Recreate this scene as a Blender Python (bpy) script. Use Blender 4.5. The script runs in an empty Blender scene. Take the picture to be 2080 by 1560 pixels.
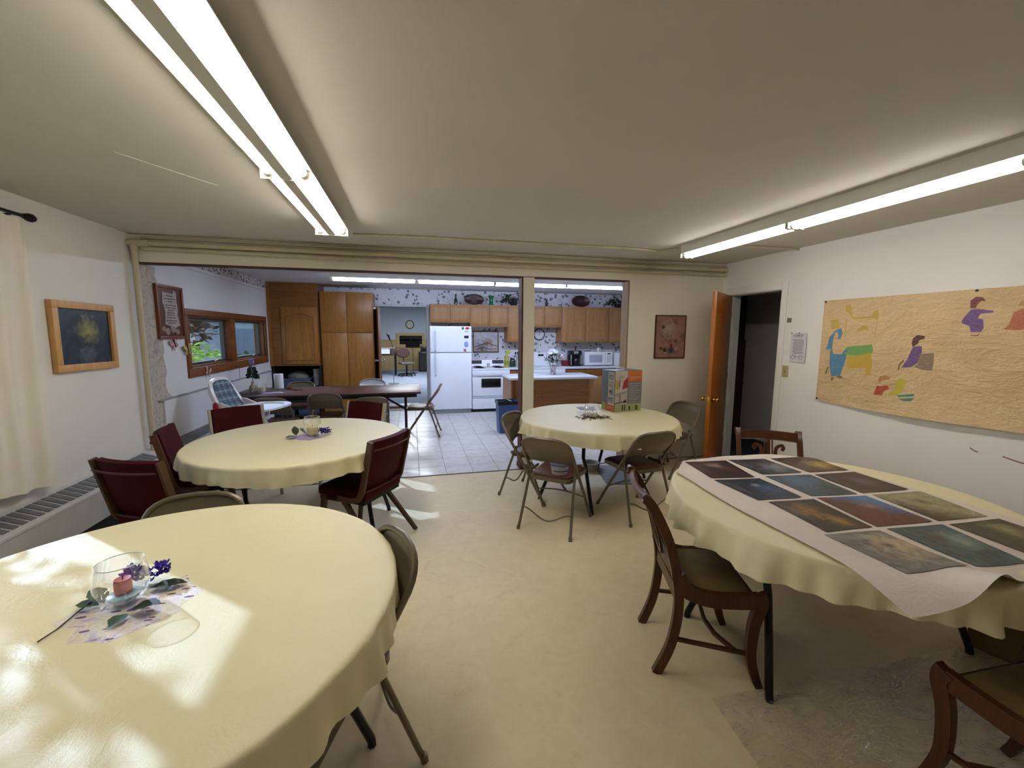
import bpy, bmesh, math, random
from mathutils import Vector, Matrix, noise
PI = math.pi
SC = bpy.context.scene
COL = SC.collection
random.seed(7)

# ---------------------------------------------------------------- camera
CAM_H = 1.57
FPX = 850.467
YAW, PITCH, ROLL = math.radians(13.50287), math.radians(-6.96084), math.radians(0.311955)
_f = Vector((math.sin(YAW)*math.cos(PITCH), math.cos(YAW)*math.cos(PITCH), math.sin(PITCH)))
_r0 = Vector((math.cos(YAW), -math.sin(YAW), 0)); _u0 = _r0.cross(_f)
_r = math.cos(ROLL)*_r0 + math.sin(ROLL)*_u0
_u = -math.sin(ROLL)*_r0 + math.cos(ROLL)*_u0
cd = bpy.data.cameras.new('camera'); cam = bpy.data.objects.new('camera', cd); COL.objects.link(cam)
cam.matrix_world = Matrix(((_r.x, _u.x, -_f.x, 0), (_r.y, _u.y, -_f.y, 0), (_r.z, _u.z, -_f.z, CAM_H), (0, 0, 0, 1)))
cd.sensor_fit = 'HORIZONTAL'; cd.sensor_width = 36; cd.lens = FPX*36/2080; cd.clip_start = 0.02; cd.clip_end = 200
SC.camera = cam

# ---------------------------------------------------------------- sky, sun, exposure
W = bpy.data.worlds.new('World'); SC.world = W; W.use_nodes = True
_n = W.node_tree.nodes; _bg = _n['Background']
_sky = _n.new('ShaderNodeTexSky'); _sky.sky_type = 'NISHITA'; _sky.sun_disc = False
_sky.sun_elevation = math.radians(26); _sky.sun_rotation = math.radians(-50); _sky.air_density = 1.0
W.node_tree.links.new(_sky.outputs[0], _bg.inputs[0]); _bg.inputs[1].default_value = 0.4
SUN_DIR = Vector((1.6, -1.33, -1.0)).normalized()
sl = bpy.data.lights.new('sun', 'SUN'); sl.energy = 6.5; sl.angle = math.radians(0.6); sl.color = (0.52, 0.67, 1.0)
so = bpy.data.objects.new('sun', sl); COL.objects.link(so); so.location = (-12, 12, 9)
so.rotation_euler = SUN_DIR.to_track_quat('-Z', 'Y').to_euler()
vs = SC.view_settings
SC.display_settings.display_device = 'sRGB'
vs.view_transform = 'Standard'; vs.look = 'None'; vs.gamma = 1.0; vs.use_curve_mapping = False
vs.exposure = 0.5
SC.cycles.max_bounces = 16; SC.cycles.diffuse_bounces = 10; SC.cycles.transparent_max_bounces = 24
TUBE_FRONT = 24.5     # radiance of the front room's left tubes
TUBE_RIGHT = 18.0     # older tubes of the right row
TUBE_KITCHEN = 46.0   # radiance of the kitchen's tubes

# unseen area light, added under the ceiling to brighten the room beyond the kitchen
la = bpy.data.lights.new('far_room_fill', 'AREA'); la.shape = 'RECTANGLE'; la.size = 1.2; la.size_y = 3.0; la.energy = 150; la.color = (0.9, 0.95, 1.0)
lo = bpy.data.objects.new('far_room_fill', la); COL.objects.link(lo); lo.location = (0.3, 13.0, 2.5)

# ---------------------------------------------------------------- colour and material helpers
def lin(h):
    if not isinstance(h, str): return tuple(h)[:3]
    h = h.lstrip('#'); o = []
    for i in (0, 2, 4):
        c = int(h[i:i+2], 16)/255
        o.append(c/12.92 if c <= 0.04045 else ((c+0.055)/1.055)**2.4)
    return tuple(o)
def rgba(h): return (*lin(h), 1.0)

class N:
    """small node-tree helper"""
    def __init__(s, name):
        s.m = bpy.data.materials.new(name); s.m.use_nodes = True
        s.t = s.m.node_tree; s.b = s.t.nodes['Principled BSDF']; s.out = s.t.nodes['Material Output']
        s._tc = None
    def n(s, typ, **kw):
        x = s.t.nodes.new(typ)
        for k, v in kw.items(): setattr(x, k, v)
        return x
    def l(s, a, b): s.t.links.new(a, b)
    def co(s, scale=(1, 1, 1), rot=(0, 0, 0), loc=(0, 0, 0)):
        if s._tc is None: s._tc = s.n('ShaderNodeTexCoord')
        mp = s.n('ShaderNodeMapping'); mp.inputs['Scale'].default_value = scale; mp.inputs['Rotation'].default_value = rot; mp.inputs['Location'].default_value = loc
        s.l(s._tc.outputs['Object'], mp.inputs[0]); return mp.outputs[0]
    def noise(s, vec, scale=5, detail=4, rough=0.55, dist=0.0):
        x = s.n('ShaderNodeTexNoise'); x.inputs['Scale'].default_value = scale; x.inputs['Detail'].default_value = detail
        x.inputs['Roughness'].default_value = rough; x.inputs['Distortion'].default_value = dist; s.l(vec, x.inputs['Vector']); return x.outputs['Fac']
    def ramp(s, fac, stops, mode='LINEAR'):
        x = s.n('ShaderNodeValToRGB'); x.color_ramp.interpolation = mode; e = x.color_ramp.elements
        while len(e) < len(stops): e.new(0.5)
        for i, (p, c) in enumerate(stops): e[i].position = p; e[i].color = rgba(c)
        s.l(fac, x.inputs[0]); return x.outputs[0]
    def mix(s, fac, a, b, mode='MIX'):
        x = s.n('ShaderNodeMix', data_type='RGBA', blend_type=mode)
        for i, v in ((0, fac), (6, a), (7, b)):
            if isinstance(v, (int, float)): x.inputs[i].default_value = v
            elif isinstance(v, (str, tuple)): x.inputs[i].default_value = rgba(v)
            else: s.l(v, x.inputs[i])
        return x.outputs[2]
    def math(s, op, a, b=0.0, c=None):
        x = s.n('ShaderNodeMath', operation=op)
        for i, v in enumerate((a, b) if c is None else (a, b, c)):
            if isinstance(v, (int, float)): x.inputs[i].default_value = v
            else: s.l(v, x.inputs[i])
        return x.outputs[0]
    def bump(s, h, strength=0.2, dist=0.01, prev=None):
        x = s.n('ShaderNodeBump'); x.inputs['Strength'].default_value = strength; x.inputs['Distance'].default_value = dist
        s.l(h, x.inputs['Height'])
        if prev is not None: s.l(prev, x.inputs['Normal'])
        s.l(x.outputs[0], s.b.inputs['Normal']); return x.outputs[0]
    def col(s, c):
        if isinstance(c, (str, tuple)): s.b.inputs['Base Color'].default_value = rgba(c)
        else: s.l(c, s.b.inputs['Base Color'])
    def set(s, rough=None, metal=None, spec=None, trans=None, coat=None, sheen=None):
        for k, v in (('Roughness', rough), ('Metallic', metal), ('Specular IOR Level', spec), ('Transmission Weight', trans), ('Coat Weight', coat), ('Sheen Weight', sheen)):
            if v is not None: s.b.inputs[k].default_value = v
        return s

def plain(name, c, rough=0.5, metal=0.0, spec=0.5, var=0.06, vscale=6.0, bump=0.0, bscale=80.0, coat=None):
    m = N(name); v = m.co(); f = m.noise(v, vscale, 3)
    d = tuple(x*(1-var*2) for x in lin(c)); e = tuple(min(1, x*(1+var)) for x in lin(c))
    m.col(m.ramp(f, [(0.3, d), (0.7, e)])); m.set(rough, metal, spec, coat=coat)
    if bump: m.bump(m.noise(v, bscale, 4), bump, 0.004)
    return m.m

def wood(name, c0, c1, c2, axis='z', scale=1.0, rough=0.4, figure=1.0):
    m = N(name); s = {'x': (1, 14, 14), 'y': (14, 1, 14), 'z': (14, 14, 1)}[axis]
    v = m.co(tuple(a*scale for a in s)); f = m.noise(v, 1.6, 6, 0.6, 1.2*figure)
    fine = m.noise(m.co(tuple(a*scale*5 for a in s)), 3.0, 3, 0.6)
    c = m.ramp(f, [(0.25, c0), (0.5, c1), (0.75, c2)]); c = m.mix(0.35, c, m.ramp(fine, [(0.35, c0), (0.65, c2)]))
    m.col(c); m.set(rough, 0, 0.4); m.bump(fine, 0.08, 0.003); return m.m

def glassy(name, tint='#ffffff', gloss=0.12):
    m = N(name); t = m.n('ShaderNodeBsdfTransparent'); t.inputs[0].default_value = rgba(tint)
    g = m.n('ShaderNodeBsdfGlossy'); g.inputs['Roughness'].default_value = 0.03; g.inputs[0].default_value = (1, 1, 1, 1)
    lw = m.n('ShaderNodeLayerWeight'); lw.inputs[0].default_value = 0.25
    x = m.n('ShaderNodeMixShader'); f = m.math('MULTIPLY_ADD', lw.outputs['Facing'], 0.45, gloss*0.4)
    m.l(f, x.inputs[0]); m.l(t.outputs[0], x.inputs[1]); m.l(g.outputs[0], x.inputs[2]); m.l(x.outputs[0], m.out.inputs[0])
    return m.m

def emit(name, c, strength):
    m = N(name); e = m.n('ShaderNodeEmission'); e.inputs[0].default_value = rgba(c); e.inputs[1].default_value = strength
    m.l(e.outputs[0], m.out.inputs[0]); return m.m

def art(name, stops, scale=9.0, glow=None, glow2=None, grad=None, rough=0.35, seed=0.0, dist=1.2, spec=0.35):
    """flat print: noise colours, soft patches (x, y, radius, colour) and a tilted gradient (ax, ay, off, colour), in the object's own XY"""
    m = N(name); v = m.co(loc=(seed, seed*0.7, seed*0.3)); f = m.noise(v, scale, 6, 0.62, dist)
    c = m.ramp(f, stops); p = m.co(); nn = m.noise(v, scale*1.6, 6, 0.68, 1.0)
    sx = m.n('ShaderNodeSeparateXYZ'); m.l(p, sx.inputs[0])
    if grad:
        ax, ay, off, gc = grad
        g = m.math('ADD', m.math('ADD', m.math('MULTIPLY', sx.outputs[0], ax), m.math('MULTIPLY', sx.outputs[1], ay)), off)
        g = m.math('ADD', g, m.math('MULTIPLY', m.math('SUBTRACT', nn, 0.5), 1.6))
        g.node.use_clamp = True; c = m.mix(g, c, gc)
    for q in (glow, glow2):
        if q:
            x, y, r, gc = q
            d = m.math('SQRT', m.math('ADD', m.math('POWER', m.math('SUBTRACT', sx.outputs[0], x), 2), m.math('POWER', m.math('SUBTRACT', sx.outputs[1], y), 2)))
            k = m.math('ADD', m.math('SUBTRACT', 1.0, m.math('DIVIDE', d, r)), m.math('MULTIPLY', m.math('SUBTRACT', nn, 0.5), 2.4)); k.node.use_clamp = True
            c = m.mix(k, c, gc)
    m.col(c); m.set(rough, 0, spec); return m.m

# ---------------------------------------------------------------- geometry helpers
class MB:
    def __init__(s): s.bm = bmesh.new()
    def _xf(s, vs, M):
        if M is not None: bmesh.ops.transform(s.bm, matrix=M, verts=vs)
    def bx(s, x0, x1, y0, y1, z0, z1, bev=0.0, M=None, seg=2):
        co = [(x, y, z) for z in (z0, z1) for y in (y0, y1) for x in (x0, x1)]
        v = [s.bm.verts.new(c) for c in co]
        fs = [s.bm.faces.new([v[i] for i in q]) for q in ((0, 2, 3, 1), (4, 5, 7, 6), (0, 1, 5, 4), (2, 6, 7, 3), (0, 4, 6, 2), (1, 3, 7, 5))]
        if bev > 0:
            es = {e for f in fs for e in f.edges}
            r = bmesh.ops.bevel(s.bm, geom=list(es), offset=bev, segments=seg, affect='EDGES', profile=0.5)
            v = list({w for f in r['faces'] for w in f.verts} | {w for w in v if w.is_valid})
        s._xf(v, M); return s
    def box(s, c, d, rz=0, bev=0.0, M=None):
        T = Matrix.Translation(c) @ Matrix.Rotation(rz, 4, 'Z')
        if M is not None: T = T @ M
        return s.bx(-d[0]/2, d[0]/2, -d[1]/2, d[1]/2, -d[2]/2, d[2]/2, bev, T)
    def prism(s, pts, a, b, plane='xy', M=None):
        """polygon in a plane, extruded between a and b along the plane's normal"""
        def P(u, v, w): return {'xy': (u, v, w), 'xz': (u, w, v), 'yz': (w, u, v)}[plane]
        lo = [s.bm.verts.new(P(u, v, a)) for u, v in pts]; hi = [s.bm.verts.new(P(u, v, b)) for u, v in pts]
        n = len(pts)
        s.bm.faces.new(lo[::-1]); s.bm.faces.new(hi)
        for i in range(n): s.bm.faces.new((lo[i], lo[(i+1) % n], hi[(i+1) % n], hi[i]))
        s._xf(lo+hi, M); return s
    def lathe(s, prof, n=24, c=(0, 0, 0), M=None):
        rings = []; allv = []
        for r, z in prof:
            if r < 1e-6: ring = [s.bm.verts.new((c[0], c[1], c[2]+z))]
            else: ring = [s.bm.verts.new((c[0]+r*math.cos(2*PI*i/n), c[1]+r*math.sin(2*PI*i/n), c[2]+z)) for i in range(n)]
            rings.append(ring); allv += ring
        for a, b in zip(rings, rings[1:]):
            for i in range(n):
                j = (i+1) % n
                if len(a) == 1 and len(b) == 1: break
                if len(a) == 1: s.bm.faces.new((a[0], b[j], b[i]))
                elif len(b) == 1: s.bm.faces.new((a[i], a[j], b[0]))
                else: s.bm.faces.new((a[i], a[j], b[j], b[i]))
        s._xf(allv, M); return s
    def sweep(s, path, sec, closed=False, caps=True, up=None, M=None):
        """sweep a section [(a, b)...] along a path; sec may be a function of the parameter t"""
        P = [Vector(p) for p in path]; n = len(P); T = []
        for i in range(n):
            a = P[i-1] if (i > 0 or closed) else P[0]; b = P[(i+1) % n] if (i < n-1 or closed) else P[-1]
            t = (b-a); T.append(t.normalized() if t.length > 1e-9 else Vector((0, 0, 1)))
        nv = Vector(up) if up else (Vector((0, 0, 1)) if abs(T[0].z) < 0.9 else Vector((0, 1, 0)))
        nv = (nv - nv.dot(T[0])*T[0]).normalized(); rings = []; allv = []
        for i in range(n):
            if i:
                if up: nv = Vector(up)
                nv = nv - nv.dot(T[i])*T[i]
                nv = nv.normalized() if nv.length > 1e-6 else Vector((1, 0, 0))
            bn = T[i].cross(nv); sc = sec(i/max(1, n-1)) if callable(sec) else sec
            ring = [s.bm.verts.new(P[i] + nv*a + bn*b) for a, b in sc]; rings.append(ring); allv += ring
        m = len(rings[0]); pairs = list(zip(rings, rings[1:])) + ([(rings[-1], rings[0])] if closed else [])
        for A, B in pairs:
            for k in range(m): s.bm.faces.new((A[k], A[(k+1) % m], B[(k+1) % m], B[k]))
        if caps and not closed: s.bm.faces.new(rings[0][::-1]); s.bm.faces.new(rings[-1])
        s._xf(allv, M); return s
    def tube(s, path, r, n=8, closed=False, caps=True, M=None, up=None):
        if callable(r): sec = lambda t: [(r(t)*math.cos(2*PI*k/n), r(t)*math.sin(2*PI*k/n)) for k in range(n)]
        else: sec = [(r*math.cos(2*PI*k/n), r*math.sin(2*PI*k/n)) for k in range(n)]
        return s.sweep(path, sec, closed, caps, up, M)
    def bar(s, path, w, t, up=None, closed=False, M=None):
        """rectangular bar: w across the 'up' normal, t along it"""
        return s.sweep(path, [(-t/2, -w/2), (t/2, -w/2), (t/2, w/2), (-t/2, w/2)], closed, True, up, M)
    def grid(s, nu, nv, fn, M=None, thick=0.0, mask=None):
        V = [[s.bm.verts.new(fn(i/nu, j/nv)) for j in range(nv+1)] for i in range(nu+1)]
        for i in range(nu):
            for j in range(nv):
                if mask and not mask((i+.5)/nu, (j+.5)/nv): continue
                s.bm.faces.new((V[i][j], V[i+1][j], V[i+1][j+1], V[i][j+1]))
        allv = [v for r in V for v in r]
        loose = [v for v in allv if not v.link_faces]
        for v in loose: s.bm.verts.remove(v)
        allv = [v for v in allv if v.is_valid]
        s._xf(allv, M)
        if thick: s._thick(thick)
        return s
    def _thick(s, t):
        bmesh.ops.recalc_face_normals(s.bm, faces=s.bm.faces[:])
        bmesh.ops.solidify(s.bm, geom=s.bm.faces[:], thickness=t)
    def sph(s, c, r, n=12, m=8, M=None):
        rx, ry, rz = (r, r, r) if isinstance(r, (int, float)) else r
        T = Matrix.Translation(c) @ Matrix.Diagonal((rx, ry, rz, 1))
        if M is not None: T = M @ T
        pr = [(math.sin(PI*k/m), -math.cos(PI*k/m)) for k in range(m+1)]; pr[0] = (0, -1); pr[-1] = (0, 1)
        return s.lathe(pr, n, (0, 0, 0), T)
    def leaf(s, base, d, length, width, up=(0, 0, 1), curl=0.15):
        b = Vector(base); d = Vector(d).normalized(); u = Vector(up); sd = d.cross(u)
        sd = sd.normalized() if sd.length > 1e-4 else Vector((1, 0, 0)); u = sd.cross(d)
        A = b; V = [s.bm.verts.new(A)]
        for t, w in ((0.3, 0.85), (0.6, 1.0), (0.85, 0.5)):
            z = u*(-curl*length*t*t)
            for k in (-1, 0, 1): V.append(s.bm.verts.new(A + d*length*t + sd*(k*width/2*w) + z + u*(abs(k)*width*0.12)))
        V.append(s.bm.verts.new(A + d*length + u*(-curl*length)))
        f = s.bm.faces.new
        f((V[0], V[1], V[2])); f((V[0], V[2], V[3]))
        for q in (1, 4):
            f((V[q], V[q+3], V[q+4], V[q+1])); f((V[q+1], V[q+4], V[q+5], V[q+2]))
        f((V[7], V[10], V[8])); f((V[8], V[10], V[9])); return s
    def obj(s, name, mat, parent=None, smooth=True, angle=40, recalc=True):
        if recalc: bmesh.ops.recalc_face_normals(s.bm, faces=s.bm.faces[:])
        me = bpy.data.meshes.new(name); s.bm.to_mesh(me); s.bm.free()
        if mat is not None: me.materials.append(mat)
        if smooth:
            me.polygons.foreach_set('use_smooth', [True]*len(me.polygons))
            me.set_sharp_from_angle(angle=math.radians(angle))
        o = bpy.data.objects.new(name, me); COL.objects.link(o)
        if parent is not None: o.parent = parent
        return o

def tag(o, label=None, cat=None, group=None, kind=None):
    if label: o['label'] = label
    if cat: o['category'] = cat
    if group: o['group'] = group
    if kind: o['kind'] = kind
    return o
def emp(name, loc=(0, 0, 0), rz=0.0, label=None, cat=None, group=None, kind=None):
    o = bpy.data.objects.new(name, None); COL.objects.link(o); o.location = loc; o.rotation_euler = (0, 0, rz); o.empty_display_size = 0.1
    return tag(o, label, cat, group, kind)
def dup(root, loc, rz, label=None, group=None, swap=None):
    kids = list(root.children)
    def cp(o, parent):
        c = o.copy(); COL.objects.link(c)
        if parent is not None: c.parent = parent
        if swap and o.type == 'MESH' and o.data.materials and o.data.materials[0] in swap:
            c.data = o.data.copy(); c.data.materials[0] = swap[o.data.materials[0]]
        for k in o.children: cp(k, c)
        return c
    r = cp(root, None); r.location = loc; r.rotation_euler = (0, 0, rz)
    if label: r['label'] = label
    if group: r['group'] = group
    return r
def heading(hx, hy): return math.atan2(hy, hx) - PI/2      # local +Y is the facing direction
def struct(o): o['kind'] = 'structure'; return o
# a photo pixel (2080x1560 frame) to the point where its ray meets a real plane of the room
def ray(x, y): return _r*((x-1040)/FPX) + _u*(-(y-780)/FPX) + _f
def on_x(x, y, X): d = ray(x, y); return Vector((0, 0, CAM_H)) + d*(X/d.x)
def on_y(x, y, Y): d = ray(x, y); return Vector((0, 0, CAM_H)) + d*(Y/d.y)
def on_z(x, y, Z): d = ray(x, y); return Vector((0, 0, CAM_H)) + d*((Z-CAM_H)/d.z)
def nz(x, y, z=0.0, s=1.0): return noise.noise((x*s, y*s, z*s))
# ---------------------------------------------------------------- materials
def wall_mat(name, c, rough=0.75, bump=0.12):
    m = N(name); v = m.co(); f = m.noise(v, 1.3, 4); g = m.noise(v, 55, 3)
    b = lin(c); m.col(m.ramp(f, [(0.3, tuple(x*0.95 for x in b)), (0.7, tuple(min(1, x*1.03) for x in b))]))
    m.set(rough, 0, 0.25); m.bump(g, bump, 0.004); return m.m
M = {}
M['wall'] = wall_mat('cream_wall_paint', '#dcd9d3')
M['wallr'] = wall_mat('right_wall_paint', '#dad8d5')
M['wallk'] = wall_mat('kitchen_wall_paint', '#d3d1d1')
M['trim'] = wall_mat('cream_trim_paint', '#dcd8cb', 0.5, 0.05)
M['ceil'] = wall_mat('ceiling_paint', '#c8c4bb', 0.8, 0.15)
M['ceilk'] = wall_mat('kitchen_ceiling_paint', '#d2d2d8', 0.8, 0.1)
M['jamb'] = plain('grey_white_jamb_paint', '#b9bbbb', 0.5)
M['rawdark'] = wood('raw_dark_wood', '#2c130c', '#4a2114', '#6a3a26', 'z', 0.8, 0.7)
M['rawlight'] = wood('raw_pale_wood', '#6d5844', '#92785c', '#ab9376', 'z', 0.8, 0.7)
def floor_mat():
    m = N('beige_lino'); v = m.co(); f = m.noise(v, 1.2, 5, 0.6, 0.6); g = m.noise(v, 9, 5, 0.7, 1.0); h = m.noise(m.co((1, 1, 1), loc=(3, 1, 0)), 3.2, 8, 0.75, 2.0)
    c = m.ramp(f, [(0.3, '#cec09c'), (0.7, '#dbcdaa')])
    c = m.mix(0.25, c, m.ramp(g, [(0.35, '#bda989'), (0.65, '#d9ccb0')]))
    c = m.mix(m.ramp(h, [(0.58, '#000000'), (0.67, '#777777'), (0.72, '#000000')]), c, '#8a7150')
    m.col(c); m.set(0.38, 0, 0.25); m.b.inputs['Roughness'].default_value = 0.5; m.bump(g, 0.03, 0.004); return m.m
M['floor'] = floor_mat()
def tile_mat():
    m = N('stone_look_tile'); v = m.co((1, 1, 1)); oi = m.n('ShaderNodeObjectInfo')
    ad = m.n('ShaderNodeVectorMath', operation='ADD'); sc = m.n('ShaderNodeVectorMath', operation='SCALE'); m.l(oi.outputs['Location'], sc.inputs[0]); sc.inputs['Scale'].default_value = 3.1
    m.l(v, ad.inputs[0]); m.l(sc.outputs[0], ad.inputs[1])
    f = m.noise(ad.outputs[0], 6, 5, 0.6, 1.2)
    m.col(m.ramp(f, [(0.3, '#b6b3b2'), (0.5, '#c6c3c1'), (0.72, '#d0cdcb')])); m.set(0.3, 0, 0.45); m.bump(f, 0.05, 0.004); return m.m
M['tile'] = tile_mat()
M['grout'] = plain('tile_joint', '#85807c', 0.7)
def paper_mat():
    m = N('sprig_wallpaper'); v = m.co(); c = '#c9c9cf'
    w = m.n('ShaderNodeTexVoronoi'); w.inputs['Scale'].default_value = 11.5; m.l(m.co((1, 0.02, 1)), w.inputs['Vector'])
    f2 = m.noise(m.co((1, 0.02, 1)), 4.2, 3, 0.5); f3 = m.noise(m.co((1, 0.02, 1), loc=(2, 0, 5)), 40, 2)
    d = m.math('ADD', w.outputs['Distance'], m.math('MULTIPLY', f3, 0.22))
    leaf = m.math('MULTIPLY', m.math('LESS_THAN', d, 0.44), m.math('GREATER_THAN', f2, 0.43))
    w2 = m.n('ShaderNodeTexVoronoi', feature='DISTANCE_TO_EDGE'); w2.inputs['Scale'].default_value = 7.0; m.l(m.co((1, 0.02, 1), loc=(1, 0, 0)), w2.inputs['Vector'])
    vine = m.math('MULTIPLY', m.math('LESS_THAN', w2.outputs['Distance'], 0.02), m.math('GREATER_THAN', f2, 0.5))
    c = m.mix(m.math('MULTIPLY', vine, 0.6), c, '#7d8089'); c = m.mix(leaf, c, m.ramp(f3, [(0.4, '#565d6c'), (0.62, '#858994')]))
    m.col(c); m.set(0.7, 0, 0.3); return m.m
M['paper'] = paper_mat()
def border_mat():
    m = N('leaf_border_paper'); w = m.n('ShaderNodeTexVoronoi'); w.inputs['Scale'].default_value = 22.0; m.l(m.co((0.02, 1, 1)), w.inputs['Vector'])
    f = m.noise(m.co(), 30, 3); d = m.math('ADD', w.outputs['Distance'], m.math('MULTIPLY', f, 0.3))
    m.col(m.mix(m.math('LESS_THAN', d, 0.52), '#bdb8b2', m.ramp(f, [(0.4, '#35353a'), (0.65, '#77706c')]))); m.set(0.7); return m.m
M['border'] = border_mat()
def plaster_mat():
    m = N('torn_wallpaper_plaster'); v = m.co(); f = m.noise(v, 7, 6, 0.65, 1.5); g = m.noise(v, 30, 4)
    c = m.ramp(f, [(0.3, '#8f8678'), (0.5, '#b6ada4'), (0.62, '#a0917f'), (0.75, '#c9c5c0')]); m.col(c); m.set(0.9, 0, 0.2); m.bump(g, 0.5, 0.006); return m.m
M['plaster'] = plaster_mat()
M['oak'] = wood('golden_oak', '#6f4417', '#8d5c24', '#a87435', 'z', 1.0, 0.38)
M['oakh'] = wood('golden_oak_across', '#5f3814', '#7b4b1c', '#8f5c28', 'x', 1.0, 0.4)
M['oakm'] = wood('medium_oak', '#7c5430', '#966a3f', '#aa7f50', 'z', 1.0, 0.4)
M['oaklight'] = wood('pale_oak_frame', '#a97c47', '#c39458', '#d2a86c', 'y', 1.0, 0.45)
M['doorwood'] = wood('orange_door_veneer', '#7e4417', '#9a5a20', '#ac6a2a', 'z', 0.7, 0.35)
M['winwood'] = wood('brown_window_trim', '#5a2f13', '#74401c', '#8a5226', 'y', 0.8, 0.45)
M['white'] = plain('white_enamel', '#dfe3ec', 0.25, 0, 0.5, 0.01)
M['whitem'] = plain('white_fixture_enamel', '#d8d8d2', 0.35, 0, 0.5, 0.02)
M['heater'] = plain('white_heater_enamel', '#bdbfc4', 0.4, 0, 0.4, 0.02)
M['grille'] = plain('grey_grille', '#7a7b7e', 0.5, 0.3)
M['black'] = plain('black_plastic', '#0c0c0e', 0.35, 0, 0.4, 0.03)
M['blackm'] = plain('black_steel', '#101114', 0.4, 0.4, 0.5, 0.03)
M['dark'] = plain('dark_void', '#181614', 0.8)
M['brass'] = plain('polished_brass', '#c9a24a', 0.18, 1.0, 0.5, 0.02)
M['chrome'] = plain('chrome', '#c9ccd2', 0.15, 1.0, 0.5, 0.01)
M['steel'] = plain('brushed_steel', '#9a9da3', 0.35, 0.9)
M['bronze'] = plain('dark_bronze', '#1c1210', 0.35, 0.5)
M['tan'] = plain('tan_chair_enamel', '#6d6250', 0.32, 0.35, 0.5, 0.05)
M['silver'] = plain('grey_chair_enamel', '#8f9090', 0.3, 0.5, 0.5, 0.05)
M['brownvinyl'] = plain('brown_vinyl', '#5d3a30', 0.42, 0, 0.45, 0.08, 10, 0.15, 150)
M['redvinyl'] = plain('dark_red_vinyl', '#3f050b', 0.6, 0, 0.12, 0.05, 8, 0.12, 160)
M['redpipe'] = plain('dull_red_welt', '#4e1c1e', 0.6)
M['darkwood'] = wood('dark_mahogany', '#331a0d', '#4a2915', '#5e371e', 'z', 0.9, 0.32)
M['chairwood'] = wood('brown_chair_wood', '#3a2414', '#4e331f', '#5e4029', 'z', 0.9, 0.45)
M['creamwood'] = plain('cream_rail_wood', '#b3a995', 0.45)  # even cream for the rails and legs of two red chairs
M['olive'] = plain('olive_brown_upholstery', '#75623f', 0.75, 0, 0.2, 0.16, 5, 0.25, 220)
M['lami'] = wood('dark_walnut_laminate', '#2e1712', '#432219', '#52302a', 'x', 0.5, 0.4)
M['plast'] = plain('white_plastic', '#d9dae0', 0.3, 0, 0.5, 0.01)
M['cream'] = plain('cream_plastic', '#cfcaba', 0.4)
M['copperpipe'] = plain('painted_pipe', '#bdb59a', 0.45, 0, 0.4, 0.05)
M['glass'] = glassy('clear_glass')
M['pane'] = glassy('window_glass', '#f2f6f6', 0.08)
def cloth_mat():
    m = N('pale_yellow_tablecloth'); v = m.co(); f = m.noise(v, 2.0, 4)
    c = m.ramp(f, [(0.3, '#d6cda6'), (0.7, '#ddd4b1')]); m.col(c); m.set(0.42, 0, 0.45)
    wx = m.n('ShaderNodeTexWave', wave_type='BANDS', bands_direction='X'); wx.inputs['Scale'].default_value = 90; wx.inputs['Distortion'].default_value = 1.0; m.l(v, wx.inputs['Vector'])
    wy = m.n('ShaderNodeTexWave', wave_type='BANDS', bands_direction='Y'); wy.inputs['Scale'].default_value = 120; wy.inputs['Distortion'].default_value = 1.0; m.l(v, wy.inputs['Vector'])
    b = m.bump(m.math('ADD', wx.outputs['Fac'], wy.outputs['Fac']), 0.12, 0.002)
    wr = m.noise(v, 7.5, 6, 0.65, 1.8); m.bump(wr, 0.28, 0.012, b); return m.m
M['cloth'] = cloth_mat()
M['tubeF'] = emit('front_tube_glow', '#fff6e6', TUBE_FRONT)
M['tubeR'] = emit('right_tube_glow', '#fdf6ee', TUBE_RIGHT)
M['tubeK'] = emit('kitchen_tube_glow', '#d4e2ff', TUBE_KITCHEN)
M['green'] = plain('leaf_green', '#2f4a26', 0.5, 0, 0.4, 0.15, 30)
M['greend'] = plain('dark_leaf_green', '#1d2b19', 0.55, 0, 0.3, 0.15, 30)
M['purple'] = plain('purple_petal', '#4a2fa0', 0.6, 0, 0.3, 0.2, 60)
M['stem'] = plain('dark_stem', '#2e1b1c', 0.6)

# ---------------------------------------------------------------- setting
XL, XR, YB, YP, H = -2.42, 3.787, -1.6, 4.55, 2.425
YP2 = 4.70
YK, XKR = 8.80, 5.0
struct(MB().bx(XL, XR, YB, 4.545, -0.12, 0.0).obj('floor', M['floor']))
fk = struct(MB().bx(XL, XKR, 4.545, YK+0.02, -0.12, -0.004).obj('floor_kitchen', M['grout']))
tp = 0.301; tm = None
for i in range(-9, 12):
    for j in range(14):
        x0, y0 = 0.053+i*tp, 4.556+j*tp
        if tm is None:
            t = MB().bx(0.0025, tp-0.0025, 0.0025, tp-0.0025, -0.0045, 0.0, 0.0015, None, 1).obj('tile', M['tile'], fk); tm = t.data
        else:
            t = bpy.data.objects.new('tile', tm); COL.objects.link(t); t.parent = fk
        t.location = (x0, y0, 0.0005*nz(x0, y0, 0, 3))
struct(MB().bx(XL, XR, 4.535, 4.557, -0.02, 0.006, 0.003).obj('trim_1', plain('threshold_strip', '#4c3a2e', 0.5)))
struct(MB().bx(XL-0.2, XR+0.2, YB-0.2, YP2, H, H+0.12).obj('ceiling', M['ceil']))
struct(MB().bx(XL-0.2, XKR+0.2, YP2, YK+0.2, H, H+0.12).obj('ceiling_kitchen', M['ceilk']))
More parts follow.
